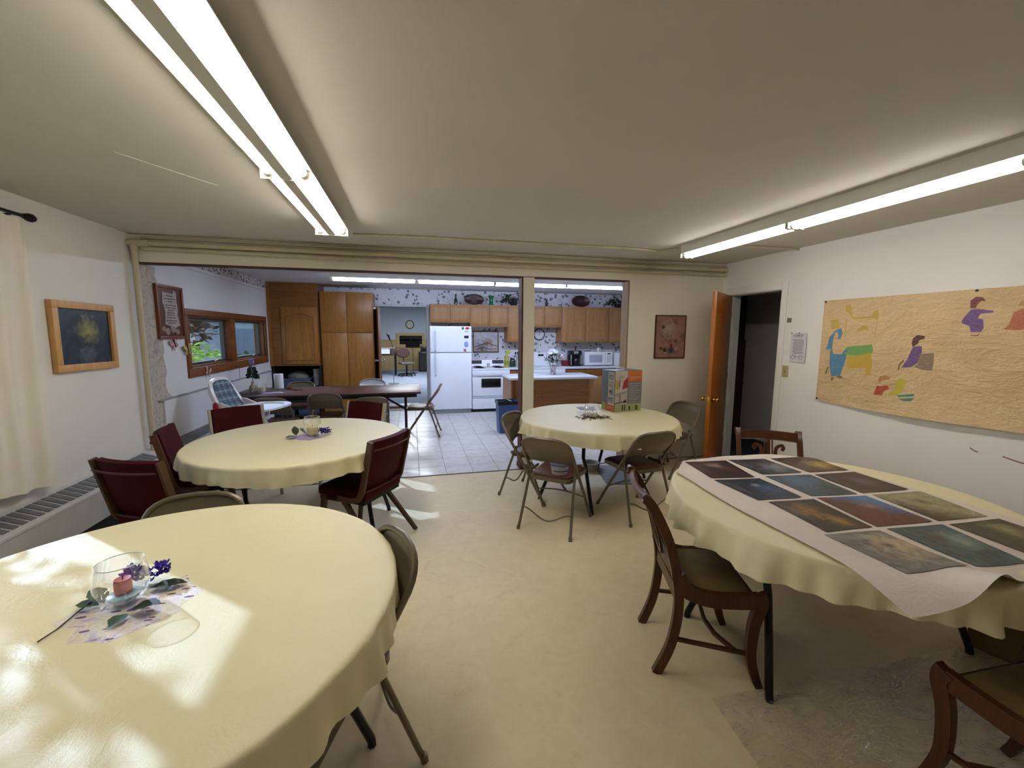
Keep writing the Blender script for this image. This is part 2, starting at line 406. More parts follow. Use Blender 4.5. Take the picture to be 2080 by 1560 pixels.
# a thin painted joint in the ceiling by the left light
struct(MB().bar([(-1.37, 2.52, H-0.001), (-1.22, 2.75, H-0.001), (-1.09, 2.93, H-0.001)], 0.006, 0.004, (0, 0, 1)).obj('trim_2', M['ceil']))

def holed_wall_x(name, x0, x1, y0, y1, z0, z1, holes, mat):
    """wall across x with rectangular holes (ya, yb, za, zb), sorted along y"""
    m = MB(); y = y0
    for ya, yb, za, zb in holes:
        m.bx(x0, x1, y, ya, z0, z1)
        if za > z0: m.bx(x0, x1, ya, yb, z0, za)
        if zb < z1: m.bx(x0, x1, ya, yb, zb, z1)
        y = yb
    m.bx(x0, x1, y, y1, z0, z1); return struct(m.obj(name, mat, smooth=False))
WIN1 = (1.30, 3.10, 0.95, 2.065)          # front room window behind the curtain
WIN2 = (5.41, 7.93, 1.153, 1.75)          # kitchen window
holed_wall_x('wall_left', XL-0.16, XL, YB, YP2-0.02, 0, H, [WIN1], M['wall'])
holed_wall_x('wall_kitchen_left', XL-0.16, XL, YP2-0.02, YK, 0, H, [WIN2], M['wallk'])
DOOR = (3.68, 4.43, 0.0, 2.04)
holed_wall_x('wall_right', XR, XR+0.13, YB, YP2, 0, H, [DOOR], M['wallr'])
struct(MB().bx(XL-0.16, XR+0.13, YB-0.15, YB, 0, H).obj('wall_back', M['wall']))
# partition between the rooms: header, post, right panel
HZ = 2.187
hd = struct(MB().bx(XL, XR, YP, YP2, HZ, H).obj('trim_3', M['trim']))
MB().bx(XL+0.01, 2.49, YP+0.004, YP2-0.004, HZ-0.007, HZ-0.0005).obj('raw_edge', M['rawdark'], hd)
wp = struct(MB().bx(2.508, XR, YP, YP2, 0, HZ).obj('wall_partition', M['trim']))
def rough_edge(x0, x1, y0, y1, z0, z1, sgn, seed):
    m = MB(); nseg = 26
    for k in range(nseg):
        a = z0+(z1-z0)*k/nseg; b = z0+(z1-z0)*(k+1)/nseg; d = 0.006*nz(seed, k*0.7)
        m.bx(x0+min(0, sgn*d), x1+max(0, sgn*d), y0, y1, a, b)
    return m
rough_edge(2.488, 2.508, YP+0.003, YP2-0.003, 0, HZ-0.008, -1, 3).obj('raw_edge', M['rawlight'], wp)
ps = struct(rough_edge(1.217, 1.345, YP, YP2-0.01, 0, HZ-0.008, 1, 9).obj('trim_4', M['trim']))
rough_edge(1.200, 1.217, YP+0.004, YP2, 0, HZ-0.008, -1, 5).obj('raw_edge', M['rawdark'], ps)
MB().bx(1.19, 1.36, YP-0.02, YP2+0.01, 0, 0.05, 0.004).obj('post_foot', M['rawdark'], ps)
# strip of torn wallpaper and plaster where the wall between the rooms once stood
m = MB(); zs = [i*HZ/30 for i in range(31)]
pts = [(YP+0.02, 0)]+[(YP2+0.20+0.05*nz(1, z*3)+0.05*nz(4, z*9)+(0.10 if z < 0.89 else 0), z) for z in zs]+[(YP+0.02, HZ)]
m.prism(pts, XL, XL+0.006, 'yz'); struct(m.obj('trim_5', M['plaster'], smooth=False))
# lower, slightly proud part of the kitchen's left wall
struct(MB().bx(XL, XL+0.022, YP2+0.1, 8.10, 0, 0.880).obj('baseboard_kitchen', M['wallk']))
struct(MB().bx(XL, XL+0.03, YP2+0.02, 8.10, 0.880, 0.896, 0.003).obj('trim_6', plain('ledge_shadow_grey', '#8d8d92', 0.6)))  # grey of the strip stands for the gap and shadow line at the ledge
# wallpaper border and moulding under the kitchen ceiling
struct(MB().bx(XL, XL+0.003, 5.35, 8.10, 2.30, H).obj('trim_7', M['border']))
struct(MB().bx(XL, XL+0.02, 5.05, 8.10, 2.262, 2.30, 0.004).obj('trim_8', M['wallk']))
struct(MB().bx(XL, XL+0.012, 6.75, 6.762, 0.90, 1.06).bx(XL, XL+0.02, 6.73, 6.78, 0.82, 0.875).obj('trim_9', M['wallk']))
# kitchen back wall with doorway, right wall
KD = (-0.69, 0.305, 0.0, 2.075)
mw = MB(); mw.bx(XL, KD[0], YK, YK+0.12, 0, H); mw.bx(KD[0], KD[1], YK, YK+0.12, KD[3], H); mw.bx(KD[1], XKR, YK, YK+0.12, 0, H)
struct(mw.obj('wall_kitchen_back', M['paper'], smooth=False))
struct(MB().bx(XKR, XKR+0.12, YP2, YK, 0, H).obj('wall_kitchen_right', M['wallk']))
struct(MB().bx(XR, XKR+0.12, 5.5, 5.6, 0, H).bx(XR, XR+0.13, YP2, 5.5, 0, H).obj('wall_kitchen_front', M['wallk']))
# doorway casing and step up
struct(MB().bx(KD[0]-0.055, KD[0], YK-0.015, YK+0.12, 0, KD[3]+0.05, .003).bx(KD[1], KD[1]+0.06, YK-0.015, YK+0.12, 0, KD[3]+0.05, .003)
       .bx(KD[0], KD[1], YK-0.015, YK+0.12, KD[3], KD[3]+0.05, .003).obj('trim_10', M['jamb']))
st = struct(MB().bx(KD[0], KD[1], YK-0.03, YK+0.12, 0.062, 0.098, .004).obj('trim_11', M['white']))
MB().bx(KD[0], KD[1], YK-0.012, YK+0.1, 0.0, 0.062).obj('riser', M['oakh'], st)
vr = struct(MB().bx(-0.65, 0.27, YK-0.16, YK-0.14, 0, 0.035).obj('trim_12', M['steel']))
m = MB()
for k in range(24): m.bx(-0.64+k*0.038, -0.622+k*0.038, YK-0.166, YK-0.16, 0.004, 0.031)
m.obj('slats', M['white'], vr)
# far room
M['carpet'] = plain('blue_grey_carpet', '#7b8494', 0.9, 0, 0.2, 0.1, 3, 0.3, 200)
M['farwall'] = wall_mat('blue_grey_wall', '#aeb3bb')
FW = 17.0
struct(MB().bx(-2.3, 3.2, YK+0.12, FW, -0.05, 0.098).obj('floor_far_room', M['carpet']))
struct(MB().bx(-2.4, 3.3, FW, FW+0.1, 0.098, 2.9).obj('wall_far_room', M['farwall']))
struct(MB().bx(-2.4, -2.3, YK+0.12, FW, 0.098, 2.9).obj('wall_far_room_left', M['farwall']))
struct(MB().bx(3.2, 3.3, YK+0.12, FW, 0.098, 2.9).obj('wall_far_room_right', M['farwall']))
struct(MB().bx(-2.4, 3.3, YK+0.12, FW+0.1, 2.75, 2.85).obj('ceiling_far_room', M['farwall']))
wn = struct(MB().bx(-2.3, 3.2, FW-0.02, FW, 0.098, 1.25).bx(-2.3, 3.2, FW-0.035, FW, 1.25, 1.29).obj('trim_13', wood('tan_panelling', '#8a744c', '#a08a5e', '#ad986d', 'z', 0.8, 0.5)))
# far window in its tan frame
w3 = struct(MB().bx(-0.56, 0.52, FW-0.06, FW-0.02, 0.98, 1.10).bx(-0.56, 0.52, FW-0.06, FW-0.02, 1.44, 1.53).bx(-0.56, -0.44, FW-0.06, FW-0.02, 1.10, 1.44)
            .bx(0.42, 0.52, FW-0.06, FW-0.02, 1.10, 1.44).obj('window_3', wood('tan_window_trim', '#8b7442', '#a38a52', '#b19a62', 'x', 0.8)))
MB().bx(-0.44, 0.42, FW-0.035, FW-0.025, 1.10, 1.44).obj('pane', plain('near_black_glass', '#15161c', 0.1), w3)  # pane is an even, nearly black surface
MB().bx(-0.02, 0.01, FW-0.05, FW-0.035, 1.10, 1.44).obj('mullion', M['dark'], w3)

# ---------------------------------------------------------------- right door, its casing and the dark room behind it
cs = struct(MB().bx(XR-0.014, XR, DOOR[0]-0.07, DOOR[0], 0, DOOR[3]+0.075, .004).bx(XR-0.014, XR, DOOR[0], DOOR[1], DOOR[3], DOOR[3]+0.075, .004)
            .bx(XR-0.014, XR, DOOR[1], DOOR[1]+0.06, 0, DOOR[3]+0.075, .004).obj('trim_14', M['wallr']))
struct(MB().bx(XR, XR+0.15, DOOR[1]-0.012, DOOR[1]+0.002, 0, DOOR[3]).bx(XR, XR+0.15, DOOR[0]-0.002, DOOR[0]+0.012, 0, DOOR[3]).bx(XR, XR+0.15, DOOR[0], DOOR[1], DOOR[3]-0.012, DOOR[3])
       .bx(XR+0.06, XR+0.09, DOOR[1]-0.03, DOOR[1]-0.012, 0, DOOR[3]).obj('trim_15', M['jamb']))
dx, dy = -0.79, -0.613
d1 = emp('door_1', (3.775, 4.405, 0.0), math.atan2(dy, dx), 'orange brown flush wooden door standing open beside the dark doorway', 'door', kind='structure')
MB().bx(0, 0.745, -0.022, 0.022, 0.012, 2.025, 0.002).obj('leaf', M['doorwood'], d1)
for s in (-1, 1):
    MB().lathe([(0.0, 0), (0.032, 0), (0.034, 0.006), (0.013, 0.012), (0.011, 0.03), (0.022, 0.038), (0.028, 0.052), (0.024, 0.068), (0.0, 0.073)], 16,
               M=Matrix.Translation((0.685, 0.022*s, 0.845)) @ Matrix.Rotation(-s*PI/2, 4, 'X')).obj('knob', M['brass'], d1)
MB().bx(0.7445, 0.7465, -0.012, 0.012, 0.81, 0.88).obj('latch_plate', M['brass'], d1)
for z in (0.25, 1.05, 1.8): MB().bx(-0.006, 0.0, -0.02, 0.024, z-0.045, z+0.045).obj('hinge', M['brass'], d1)
CX0, CX1, CY0, CY1 = XR+0.13, 6.6, 2.4, 5.5
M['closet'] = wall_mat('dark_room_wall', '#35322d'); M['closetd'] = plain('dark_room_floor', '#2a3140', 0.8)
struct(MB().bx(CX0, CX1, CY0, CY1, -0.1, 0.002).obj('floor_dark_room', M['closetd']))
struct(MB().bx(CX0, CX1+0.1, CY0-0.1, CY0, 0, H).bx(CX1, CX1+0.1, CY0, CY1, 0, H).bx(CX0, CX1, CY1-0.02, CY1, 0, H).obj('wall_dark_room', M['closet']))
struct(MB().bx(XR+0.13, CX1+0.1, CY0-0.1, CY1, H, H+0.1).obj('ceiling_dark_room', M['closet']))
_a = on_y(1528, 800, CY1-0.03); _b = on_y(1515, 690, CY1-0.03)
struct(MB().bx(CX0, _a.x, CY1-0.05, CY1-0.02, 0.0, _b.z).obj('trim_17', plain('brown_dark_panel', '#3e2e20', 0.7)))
struct(MB().bx(CX0+0.2, CX1, CY1-0.06, CY1-0.02, 0.80, 0.83).obj('trim_16', M['rawdark']))
# ---------------------------------------------------------------- windows
def window(name, hole, frame_w, split, mat, sash=0.03, deep=True):
    ya, yb, za, zb = hole
    w = struct(MB().bx(XL-0.02, XL+0.022, ya-frame_w, yb+frame_w, zb, zb+frame_w, .004).bx(XL-0.02, XL+0.022, ya-frame_w, yb+frame_w, za-frame_w*1.5, za, .004)
               .bx(XL-0.02, XL+0.022, ya-frame_w, ya, za, zb, .004).bx(XL-0.02, XL+0.022, yb, yb+frame_w, za, zb, .004).obj(name, mat))
    MB().bx(XL-0.15, XL-0.02, ya, ya+0.02, za, zb).bx(XL-0.15, XL-0.02, yb-0.02, yb, za, zb).bx(XL-0.15, XL-0.02, ya, yb, za, za+0.02).bx(XL-0.15, XL-0.02, ya, yb, zb-0.02, zb).obj('reveal', mat, w)
    ed = [ya+0.02]+[c for s in split for c in (s[0], s[1])]+[yb-0.02]
    for s in split: MB().bx(XL-0.13 if deep else XL-0.115, XL+0.012 if deep else XL-0.065, s[0], s[1], za+0.02, zb-0.02, .004).obj('mullion', mat, w)
    for k in range(0, len(ed), 2):
        a, b = ed[k], ed[k+1]
        MB().bx(XL-0.11, XL-0.07, a, a+sash, za+.02, zb-.02).bx(XL-0.11, XL-0.07, b-sash, b, za+.02, zb-.02).bx(XL-0.11, XL-0.07, a+sash, b-sash, za+.02, za+.02+sash).bx(XL-0.11, XL-0.07, a+sash, b-sash, zb-.02-sash, zb-.02).obj('sash', M['winsash'], w)
        MB().bx(XL-0.094, XL-0.09, a+sash, b-sash, za+.02+sash, zb-.02-sash).obj('pane', M['pane'], w)
        c = a+(b-a)*0.62
        MB().bx(XL-0.07, XL-0.03, c-0.02, c+0.02, za+.02, za+.035).tube([(XL-0.04, c, za+.035), (XL-0.0, c+0.01, za+.06), (XL+0.015, c+0.09, za+.05)], 0.006, 6).obj('crank', M['chrome'], w)
    return w
M['winsash'] = plain('grey_metal_sash', '#4b5059', 0.4, 0.4)
window('window_1', WIN1, 0.06, [(2.575, 2.615)], M['winwood'], 0.022, False)
window('window_2', WIN2, 0.07, [(6.545, 6.70)], M['winwood'])

# ---------------------------------------------------------------- outdoors
M['grass'] = plain('sunlit_lawn', '#6d7f4a', 0.9, 0, 0.2, 0.25, 2)
M['path'] = plain('pale_gravel_path', '#b8bcc4', 0.9, 0, 0.2, 0.15, 3)
def leafmat(name, c):
    m = N(name); b = m.n('ShaderNodeBsdfDiffuse'); t = m.n('ShaderNodeBsdfTranslucent'); x = m.n('ShaderNodeMixShader'); x.inputs[0].default_value = 0.5
    f = m.noise(m.co(), 3, 3); r = m.ramp(f, [(0.3, tuple(v*0.6 for v in lin(c))), (0.7, tuple(min(1, v*1.3) for v in lin(c)))])
    m.l(r, b.inputs[0]); m.l(r, t.inputs[0]); m.l(b.outputs[0], x.inputs[1]); m.l(t.outputs[0], x.inputs[2]); m.l(x.outputs[0], m.out.inputs[0]); return m.m
M['leafl'] = leafmat('bright_shrub_leaf', '#97bd55'); M['leafd'] = leafmat('dark_tree_leaf', '#34504a'); M['leafm'] = leafmat('mid_tree_leaf', '#5d7f5a')
M['bark'] = plain('grey_bark', '#3f3c3a', 0.9, 0, 0.2, 0.2, 8, 0.4, 40)
struct(MB().bx(-34, XL-0.16, -8, 40, -0.3, -0.12).obj('ground', M['grass']))
struct(MB().prism([(-7.6, 14.5), (-4.4, 9.8), (-3.6, 10.8), (-6.2, 18.0), (-10, 24), (-14, 24)], -0.12, -0.10).obj('path', M['path']))
def plant(name, loc, crown, r, n, ls, mat, label, cat, trunk=None, group=None, seed=1):
    rd = random.Random(seed); t = emp(name, loc, 0, label, cat, group)
    m = MB()
    for k in range(n):
        while True:
            p = Vector((rd.uniform(-1, 1), rd.uniform(-1, 1), rd.uniform(-1, 1)))
            if 0.25 < p.length < 1: break
        p = Vector((p.x*r[0], p.y*r[1], p.z*r[2]+crown)); d = Vector((rd.uniform(-1, 1), rd.uniform(-1, 1), rd.uniform(-0.6, 0.6)))
        m.leaf(p, d, ls*rd.uniform(0.7, 1.4), ls*0.6, (rd.uniform(-.5, .5), rd.uniform(-.5, .5), 1))
    o = m.obj('foliage', mat, t, smooth=False, recalc=False); o['kind'] = 'stuff'
    tr = trunk or 0.03
    MB().tube([(0, 0, 0), (0.03, 0.02, crown*0.5), (0, 0, crown)], lambda q: tr*(1-0.5*q), 7).obj('trunk', M['bark'], t)
    for k in range(5):
        a = k*1.256+seed; MB().tube([(0, 0, crown*0.55), (0.5*r[0]*math.cos(a), 0.5*r[1]*math.sin(a), crown+0.3*r[2])], lambda q: tr*0.5*(1-0.7*q), 5).obj('branch', M['bark'], t)
    return t
plant('shrub', (-4.1, 9.2, -0.12), 0.75, (0.6, 0.85, 0.72), 900, 0.13, M['leafl'], 'bright green sunlit shrub outside the left pane of the kitchen window', 'shrub', seed=3)
plant('shrub', (-5.3, 15.2, -0.12), 0.5, (0.8, 0.9, 0.5), 500, 0.16, M['leafm'], 'mid green shrub beside the pale path outside the kitchen window', 'shrub', seed=4)
tg = 'trees beyond the kitchen window'
for k, (x, y, c, rr, n, s_, mt, lb) in enumerate([
        (-8.3, 16.8, 2.5, (1.7, 1.7, 1.7), 1300, 0.30, 'leafd', 'dark leafy tree behind the shrub, seen through the left kitchen pane'),
        (-13.5, 22.0, 3.4, (2.6, 2.6, 3.2), 1500, 0.42, 'leafd', 'tall dark tree at the far side of the lawn beyond the kitchen window'),
        (-10.2, 27.0, 3.4, (2.4, 2.4, 2.6), 900, 0.42, 'leafm', 'greener tree at the end of the pale path, seen through the right kitchen pane'),
        (-16.5, 33.0, 4.5, (4.5, 3, 4.4), 1500, 0.6, 'leafd', 'broad dark tree furthest from the kitchen window'),
        (-5.2, 25.5, 3.4, (1.8, 1.8, 2.6), 900, 0.38, 'leafd', 'narrow dark tree right of the pale path beyond the kitchen window')]):
    plant('tree', (x, y, -0.12), c, rr, n, s_, M[mt], lb, 'tree', 0.16, tg, 11+k)
sh = emp('garden_shed', (-7.3, 20.5, -0.12), 0.5, 'pale blue grey garden shed seen between the trees through the kitchen window', 'shed')
M['shed'] = plain('pale_shed_paint', '#c3cdd8', 0.7, 0, .2, .12, 1.2)
MB().bx(-1.6, 1.6, -1.2, 1.2, 0, 2.1).obj('walls', M['shed'], sh); MB().prism([(-1.8, 2.05), (1.8, 2.05), (0, 2.9)], -1.35, 1.35, 'xz').obj('roof', plain('dark_shingle', '#3c4148', 0.8), sh); MB().bx(-0.4, 0.4, -1.23, -1.2, 0, 1.8).obj('door', plain('shed_door', '#8fa0b0', 0.7), sh)
plant('tree', (-3.96, 3.66, -0.12), 2.60, (0.28, 0.31, 0.36), 380, 0.085, M['leafm'], 'slim young tree outside the front room window behind the curtain', 'tree', 0.03, None, 31)

# ---------------------------------------------------------------- curtain and rod
def curtain_pt(u, v):
    y = 2.83+0.522*u+0.012*(1-v); z = 2.262-v*(1.66+0.05*u)
    x = XL+0.075+0.022*math.sin(u*15.5+0.4)*(0.5+0.5*v)+0.012*math.sin(u*37+2*v)+0.012*nz(u*3, v*2, 2)
    return (x, y+0.006*math.sin(v*9), z)
ct = emp('curtain', (0, 0, 0), 0, 'cream cotton curtain panel hanging on a dark rod at the left wall', 'curtain')
def curt_mat():
    m = N('cream_cotton'); t = m.n('ShaderNodeBsdfTranslucent'); x = m.n('ShaderNodeMixShader'); x.inputs[0].default_value = 0.07
    f = m.noise(m.co(), 160, 2); g = m.noise(m.co(), 2.5, 4)
    c = m.ramp(g, [(0.3, '#d9d4c8'), (0.7, '#e2ded5')]); m.col(c); m.set(0.85, 0, 0.2); m.bump(f, 0.2, 0.003); m.l(c, t.inputs[0])
    m.l(m.b.outputs[0], x.inputs[1]); m.l(t.outputs[0], x.inputs[2]); m.l(x.outputs[0], m.out.inputs[0]); return m.m
M['curt'] = curt_mat()
MB().grid(60, 40, curtain_pt, thick=0.002).obj('cloth', M['curt'], ct, angle=60)
def hem(u, v):
    p = curtain_pt(u, 0.955+0.045*v); return (p[0]+0.003, p[1], p[2])
MB().grid(60, 3, hem, thick=0.002).obj('hem', M['curt'], ct, angle=60)
rod = emp('curtain_rod', (0, 0, 0), 0, 'dark bronze curtain rod with a rounded end above the cream curtain', 'curtain rod')
MB().tube([(XL+0.085, 1.15, 2.278), (XL+0.085, 3.355, 2.278)], 0.011, 10).obj('pole', M['bronze'], rod)
MB().lathe([(0, 0), (0.014, 0.0), (0.016, 0.012), (0.02, 0.02), (0.026, 0.04), (0.027, 0.06), (0.02, 0.078), (0, 0.086)], 14, M=Matrix.Translation((XL+0.085, 3.35, 2.278)) @ Matrix.Rotation(-PI/2, 4, 'X')).obj('finial', M['bronze'], rod)
MB().bx(XL, XL+0.008, 3.25, 3.28, 2.24, 2.31).tube([(XL+0.005, 3.265, 2.265), (XL+0.085, 3.265, 2.265)], 0.006, 6).obj('bracket', M['bronze'], rod)

# ---------------------------------------------------------------- baseboard heaters
def heater(name, y0, y1, label, skip_end=0.1):
    h = emp(name, (0, 0, 0), 0, label, 'heater')
    xf, xb, zb, zt, zw = -2.235, XL, 0.19, 0.395, 0.465
    MB().prism([(xb, zb), (xf, zb), (xf, zt), (xf+0.004, zt+0.004), (xb, zw)], y0, y1, 'xz').obj('cover', M['heater'], h, smooth=False)
    MB().prism([(xb, zw), (xb, zw+0.012), (xf+0.004, zt+0.016), (xf+0.006, zt+0.002)], y0, y1, 'xz').obj('top_panel', M['heater'], h, smooth=False)
    MB().bx(xb, xf-0.03, y0+0.02, y1-0.02, 0.0, zb).obj('base', M['dark'], h)  # dark block stands for the shaded gap below the raised cover
    # louvred openings in the sloping top
    pitch = 0.0615; n = int((y1-y0-2*skip_end)/pitch); gm = lm = None
    sl = math.atan2(zw-zt, xf-xb)
    for k in range(n):
        y = y0+skip_end+k*pitch
        T = Matrix.Translation(((xb+xf)/2+0.002, y, (zt+zw)/2+0.0165)) @ Matrix.Rotation(sl, 4, 'Y')
        if gm is None:
            g = MB().bx(-0.064, 0.064, 0, 0.044, 0.0, 0.002).obj('grille', M['grille'], h); gm = g.data
            mm = MB()
            for q in range(12): mm.bx(-0.061+q*0.0105, -0.057+q*0.0105, 0.002, 0.042, 0.002, 0.0045)
            l_ = mm.obj('louvres', M['steel'], g); lm = l_.data
        else:
            g = bpy.data.objects.new('grille', gm); COL.objects.link(g); g.parent = h
            l_ = bpy.data.objects.new('louvres', lm); COL.objects.link(l_); l_.parent = g
        g.matrix_local = T
    return h
heater('baseboard_heater', 0.9, 4.50, 'long white baseboard heater under the cream curtain along the left wall')
heater('baseboard_heater', 4.72, 6.4, 'shorter baseboard heater on the kitchen side, behind the red chairs')

# ---------------------------------------------------------------- pipes and conduit
def pipe(name, path, r, label, fittings=(), n=10):
    p = emp(name, (0, 0, 0), 0, label, 'pipe'); MB().tube(path, r, n).obj('run', M['copperpipe'], p)
    for a, b, rr in fittings: MB().tube([a, b], rr, 12).obj('fitting', M['copperpipe'], p)
    return p
PY = YP-0.045
pipe('pipe', [(XL+0.0, PY, 2.345), (0.6, PY, 2.342), (XR, PY, 2.345)], 0.024, 'thickest cream painted pipe running along the beam under the ceiling',
     [((-2.41, PY, 2.345), (-2.25, PY, 2.345), 0.032), ((-0.55, PY, 2.343), (-0.53, PY, 2.343), 0.029), ((1.05, PY, 2.343), (1.07, PY, 2.343), 0.029), ((2.7, PY, 2.344), (2.72, PY, 2.344), 0.029)])
pipe('pipe', [(-2.30, PY+0.005, 2.298), (-2.2, PY+0.01, 2.300), (0.5, PY+0.01, 2.285), (XR, PY+0.01, 2.288)], 0.019, 'lower cream pipe on the beam, just above the kitchen opening', [((-0.66, PY+0.01, 2.288), (-0.64, PY+0.01, 2.288), 0.026)])
pipe('pipe', [(XL+0.10, PY+0.015, 2.395), (XR, PY+0.015, 2.395)], 0.011, 'thin cream pipe tight under the ceiling above two thicker ones')
pipe('pipe', [(-2.372, PY, 2.335), (-2.372, PY, 0.44)], 0.024, 'vertical cream pipe beside the torn plaster strip, from beam to heater', [((-2.372, PY, 2.28), (-2.372, PY, 2.335), 0.03)])
pipe('conduit', [(-0.47, 4.0, H-0.012), (0.01, 3.96, H-0.012), (2.08, 3.92, H-0.012), (2.35, 3.94, H-0.012), (2.50, 3.98, H-0.014), (2.60, 3.80, H-0.014)], 0.010, 'thin white conduit crossing the ceiling between the two rows of lamps', [((0.01, 3.955, H-0.012), (0.03, 3.955, H-0.012), 0.015), ((2.08, 3.92, H-0.012), (2.10, 3.92, H-0.012), 0.015)], 8)
pipe('conduit', [(2.72, 3.45, H-0.014), (2.83, 3.54, H-0.012), (XR, 3.53, H-0.012)], 0.010, 'short white conduit from the right lamps to the right wall', [((3.0, 3.538, H-0.012), (3.02, 3.538, H-0.012), 0.015)], 8)

# ---------------------------------------------------------------- strip lights
def fixture(label, tubemat, group, wide):
    f = emp('strip_light', (0, 0, 0), 0, label, 'ceiling light', group); L = 0.604; tx = 0.078 if wide else 0.030; tz_ = -0.085 if wide else -0.099
    if wide: MB().prism([(-0.026, -0.112), (0.026, -0.112), (0.034, -0.06), (0.05, -0.012), (0.05, 0.0), (-0.05, 0.0), (-0.05, -0.012), (-0.034, -0.06)], -L, L, 'xz').obj('housing', M['whitem'], f, smooth=False)
    else: MB().prism([(-0.066, -0.078), (0.066, -0.078), (0.069, -0.07), (0.069, 0.0), (-0.069, 0.0), (-0.069, -0.07)], -L, L, 'xz').obj('housing', M['whitem'], f, smooth=False)
    if wide:
        for s in (-1, 1): MB().prism([(0.034*s, -0.056), (0.118*s, -0.072), (0.119*s, -0.069), (0.045*s, -0.022)], -L+0.004, L-0.004, 'xz').obj('reflector', M['whitem'], f, smooth=False)
    for s in (-1, 1):
        MB().tube([(tx*s, -L+0.03, tz_), (tx*s, L-0.03, tz_)], 0.019, 12).obj('tube', tubemat, f)
        w = 0.118 if wide else 0.07; zl = -0.118 if wide else -0.118
        MB().prism([(-w, zl), (w, zl), (w, -0.06 if wide else -0.02), (w*0.5, -0.002), (-w*0.5, -0.002), (-w, -0.06 if wide else -0.08)], L*s-0.003, L*s+0.003, 'xz').obj('end_plate', M['whitem'], f, smooth=False)
        for q in (-1, 1): MB().tube([(tx*q, s*(L-0.004), tz_), (tx*q, s*(L-0.034), tz_)], 0.021, 12).obj('socket', M['whitem'], f)
    return f
FL = fixture('strip light nearest the beam in the left row of the front room', M['tubeF'], 'left row of strip lights', True)
FL.location = (-0.575, 2.968, H)
dup(FL, (-0.575, 1.758, H), 0, 'strip light of the left row nearest the camera, over the first round table')
FR = fixture('strip light of the right row closest to the open door', M['tubeR'], 'right row of strip lights', False)
FR.location = (2.655, 3.12, H)
dup(FR, (2.655, 1.93, H), 0, 'strip light of the right row above the table with art prints', 'right row of strip lights')
FK = fixture('kitchen strip light starting above the tall oak cabinets', M['tubeK'], 'kitchen strip lights', False)
FK.location = (-0.50, 6.6, H); FK.rotation_euler = (0, 0, PI/2)
for x, lb in ((0.70, 'kitchen strip light in front of the doorway and fridge'), (1.88, 'kitchen strip light crossing behind the post'), (3.06, 'kitchen strip light seen through the opening right of the post')):
    dup(FK, (x, 6.6, H), PI/2, lb)
# ---------------------------------------------------------------- round tables and cloths
TR = 0.762; TZ = 0.738
def round_table(c, rot, label):
    t = emp('round_table', (c[0], c[1], 0), math.radians(rot), label, 'table', 'round folding tables')
    MB().lathe([(0, TZ-0.028), (TR-0.012, TZ-0.028), (TR-0.004, TZ-0.02), (TR-0.004, TZ-0.006), (TR-0.012, TZ-0.002), (0, TZ-0.002)], 64).obj('tabletop', M['lami'], t)
    for sx in (-1, 1):
        for sy in (-1, 1):
            MB().tube([(0.50*sx, 0.13*sy, TZ-0.03), (0.51*sx, 0.13*sy, 0.46), (0.525*sx, 0.16*sy, 0.40), (0.60*sx, 0.275*sy, 0.03), (0.60*sx, 0.28*sy, 0.0)], 0.0165, 8).obj('leg', M['blackm'], t)
        MB().tube([(0.505*sx, -0.13, 0.60), (0.505*sx, 0.13, 0.60)], 0.012, 8).tube([(0.507*sx, 0, 0.60), (0.12*sx, 0, TZ-0.04)], 0.011, 8).obj('brace', M['blackm'], t)
    MB().bx(-0.5, 0.5, -0.16, -0.13, TZ-0.06, TZ-0.028).bx(-0.5, 0.5, 0.13, 0.16, TZ-0.06, TZ-0.028).obj('rail', M['blackm'], t)
    return t
def cloth(c, drop, seed, label, amp=0.022, waves=17):
    rd = random.Random(seed); NT = 288; m = MB(); bm = m.bm
    ph = [rd.uniform(0, 2*PI) for _ in range(6)]
    def ring(r, s):
        out = []
        for k in range(NT):
            a = 2*PI*k/NT
            if s == 0:
                z = TZ+0.002+0.0012*nz(r*math.cos(a)*3, r*math.sin(a)*3, seed)*(r/TR)
                rr = r
            else:
                w = (0.5+0.5*math.sin(waves*a+ph[0]+1.3*math.sin(3*a+ph[1])+1.2*math.sin(5*a+ph[2])))**1.6*(0.55+0.45*math.sin(4*a+ph[5]))
                w2 = 0.5+0.5*math.sin((waves*2.1//1)*a+ph[3]+math.sin(4*a))
                rr = TR+0.006+s*amp*(1.5*w+0.5*w2)-0.006*s+0.016*s*(0.6-abs(nz(math.cos(a)*7, math.sin(a)*7, seed+3+s*0.6))*2)+0.006*s*nz(math.cos(a)*16, math.sin(a)*16, seed+s*2)
                d = drop*(1+0.10*math.sin(2*a+ph[4])+0.06*math.sin(7*a+ph[5])+0.05*nz(math.cos(a)*6, math.sin(a)*6, seed))
                z = TZ+0.002-s*d+(0.004 if s < 0.12 else 0)*0
            out.append(bm.verts.new((rr*math.cos(a), rr*math.sin(a), z)))
        return out
    ctr = bm.verts.new((0, 0, TZ+0.002)); rings = [ring(TR*f, 0) for f in (0.15, 0.35, 0.55, 0.75, 0.9, 0.975, 0.997)]
    rings += [ring(0, s) for s in (0.05, 0.18, 0.36, 0.55, 0.72, 0.88, 1.0)]
    for k in range(NT): bm.faces.new((ctr, rings[0][k], rings[0][(k+1) % NT]))
    for A, B in zip(rings, rings[1:]):
        for k in range(NT): bm.faces.new((A[k], B[k], B[(k+1) % NT], A[(k+1) % NT]))
    o = m.obj('tablecloth', M['cloth'], angle=70); o.location = (c[0], c[1], 0.003)
    return tag(o, label, 'tablecloth', 'pale yellow round tablecloths')
T0, T1, T2, T3 = (-0.837, 1.416), (-0.861, 3.523), (1.80, 3.815), (2.065, 1.60)
round_table(T0, 8-25, 'round folding table nearest the camera at the left, with the pink candle on it')
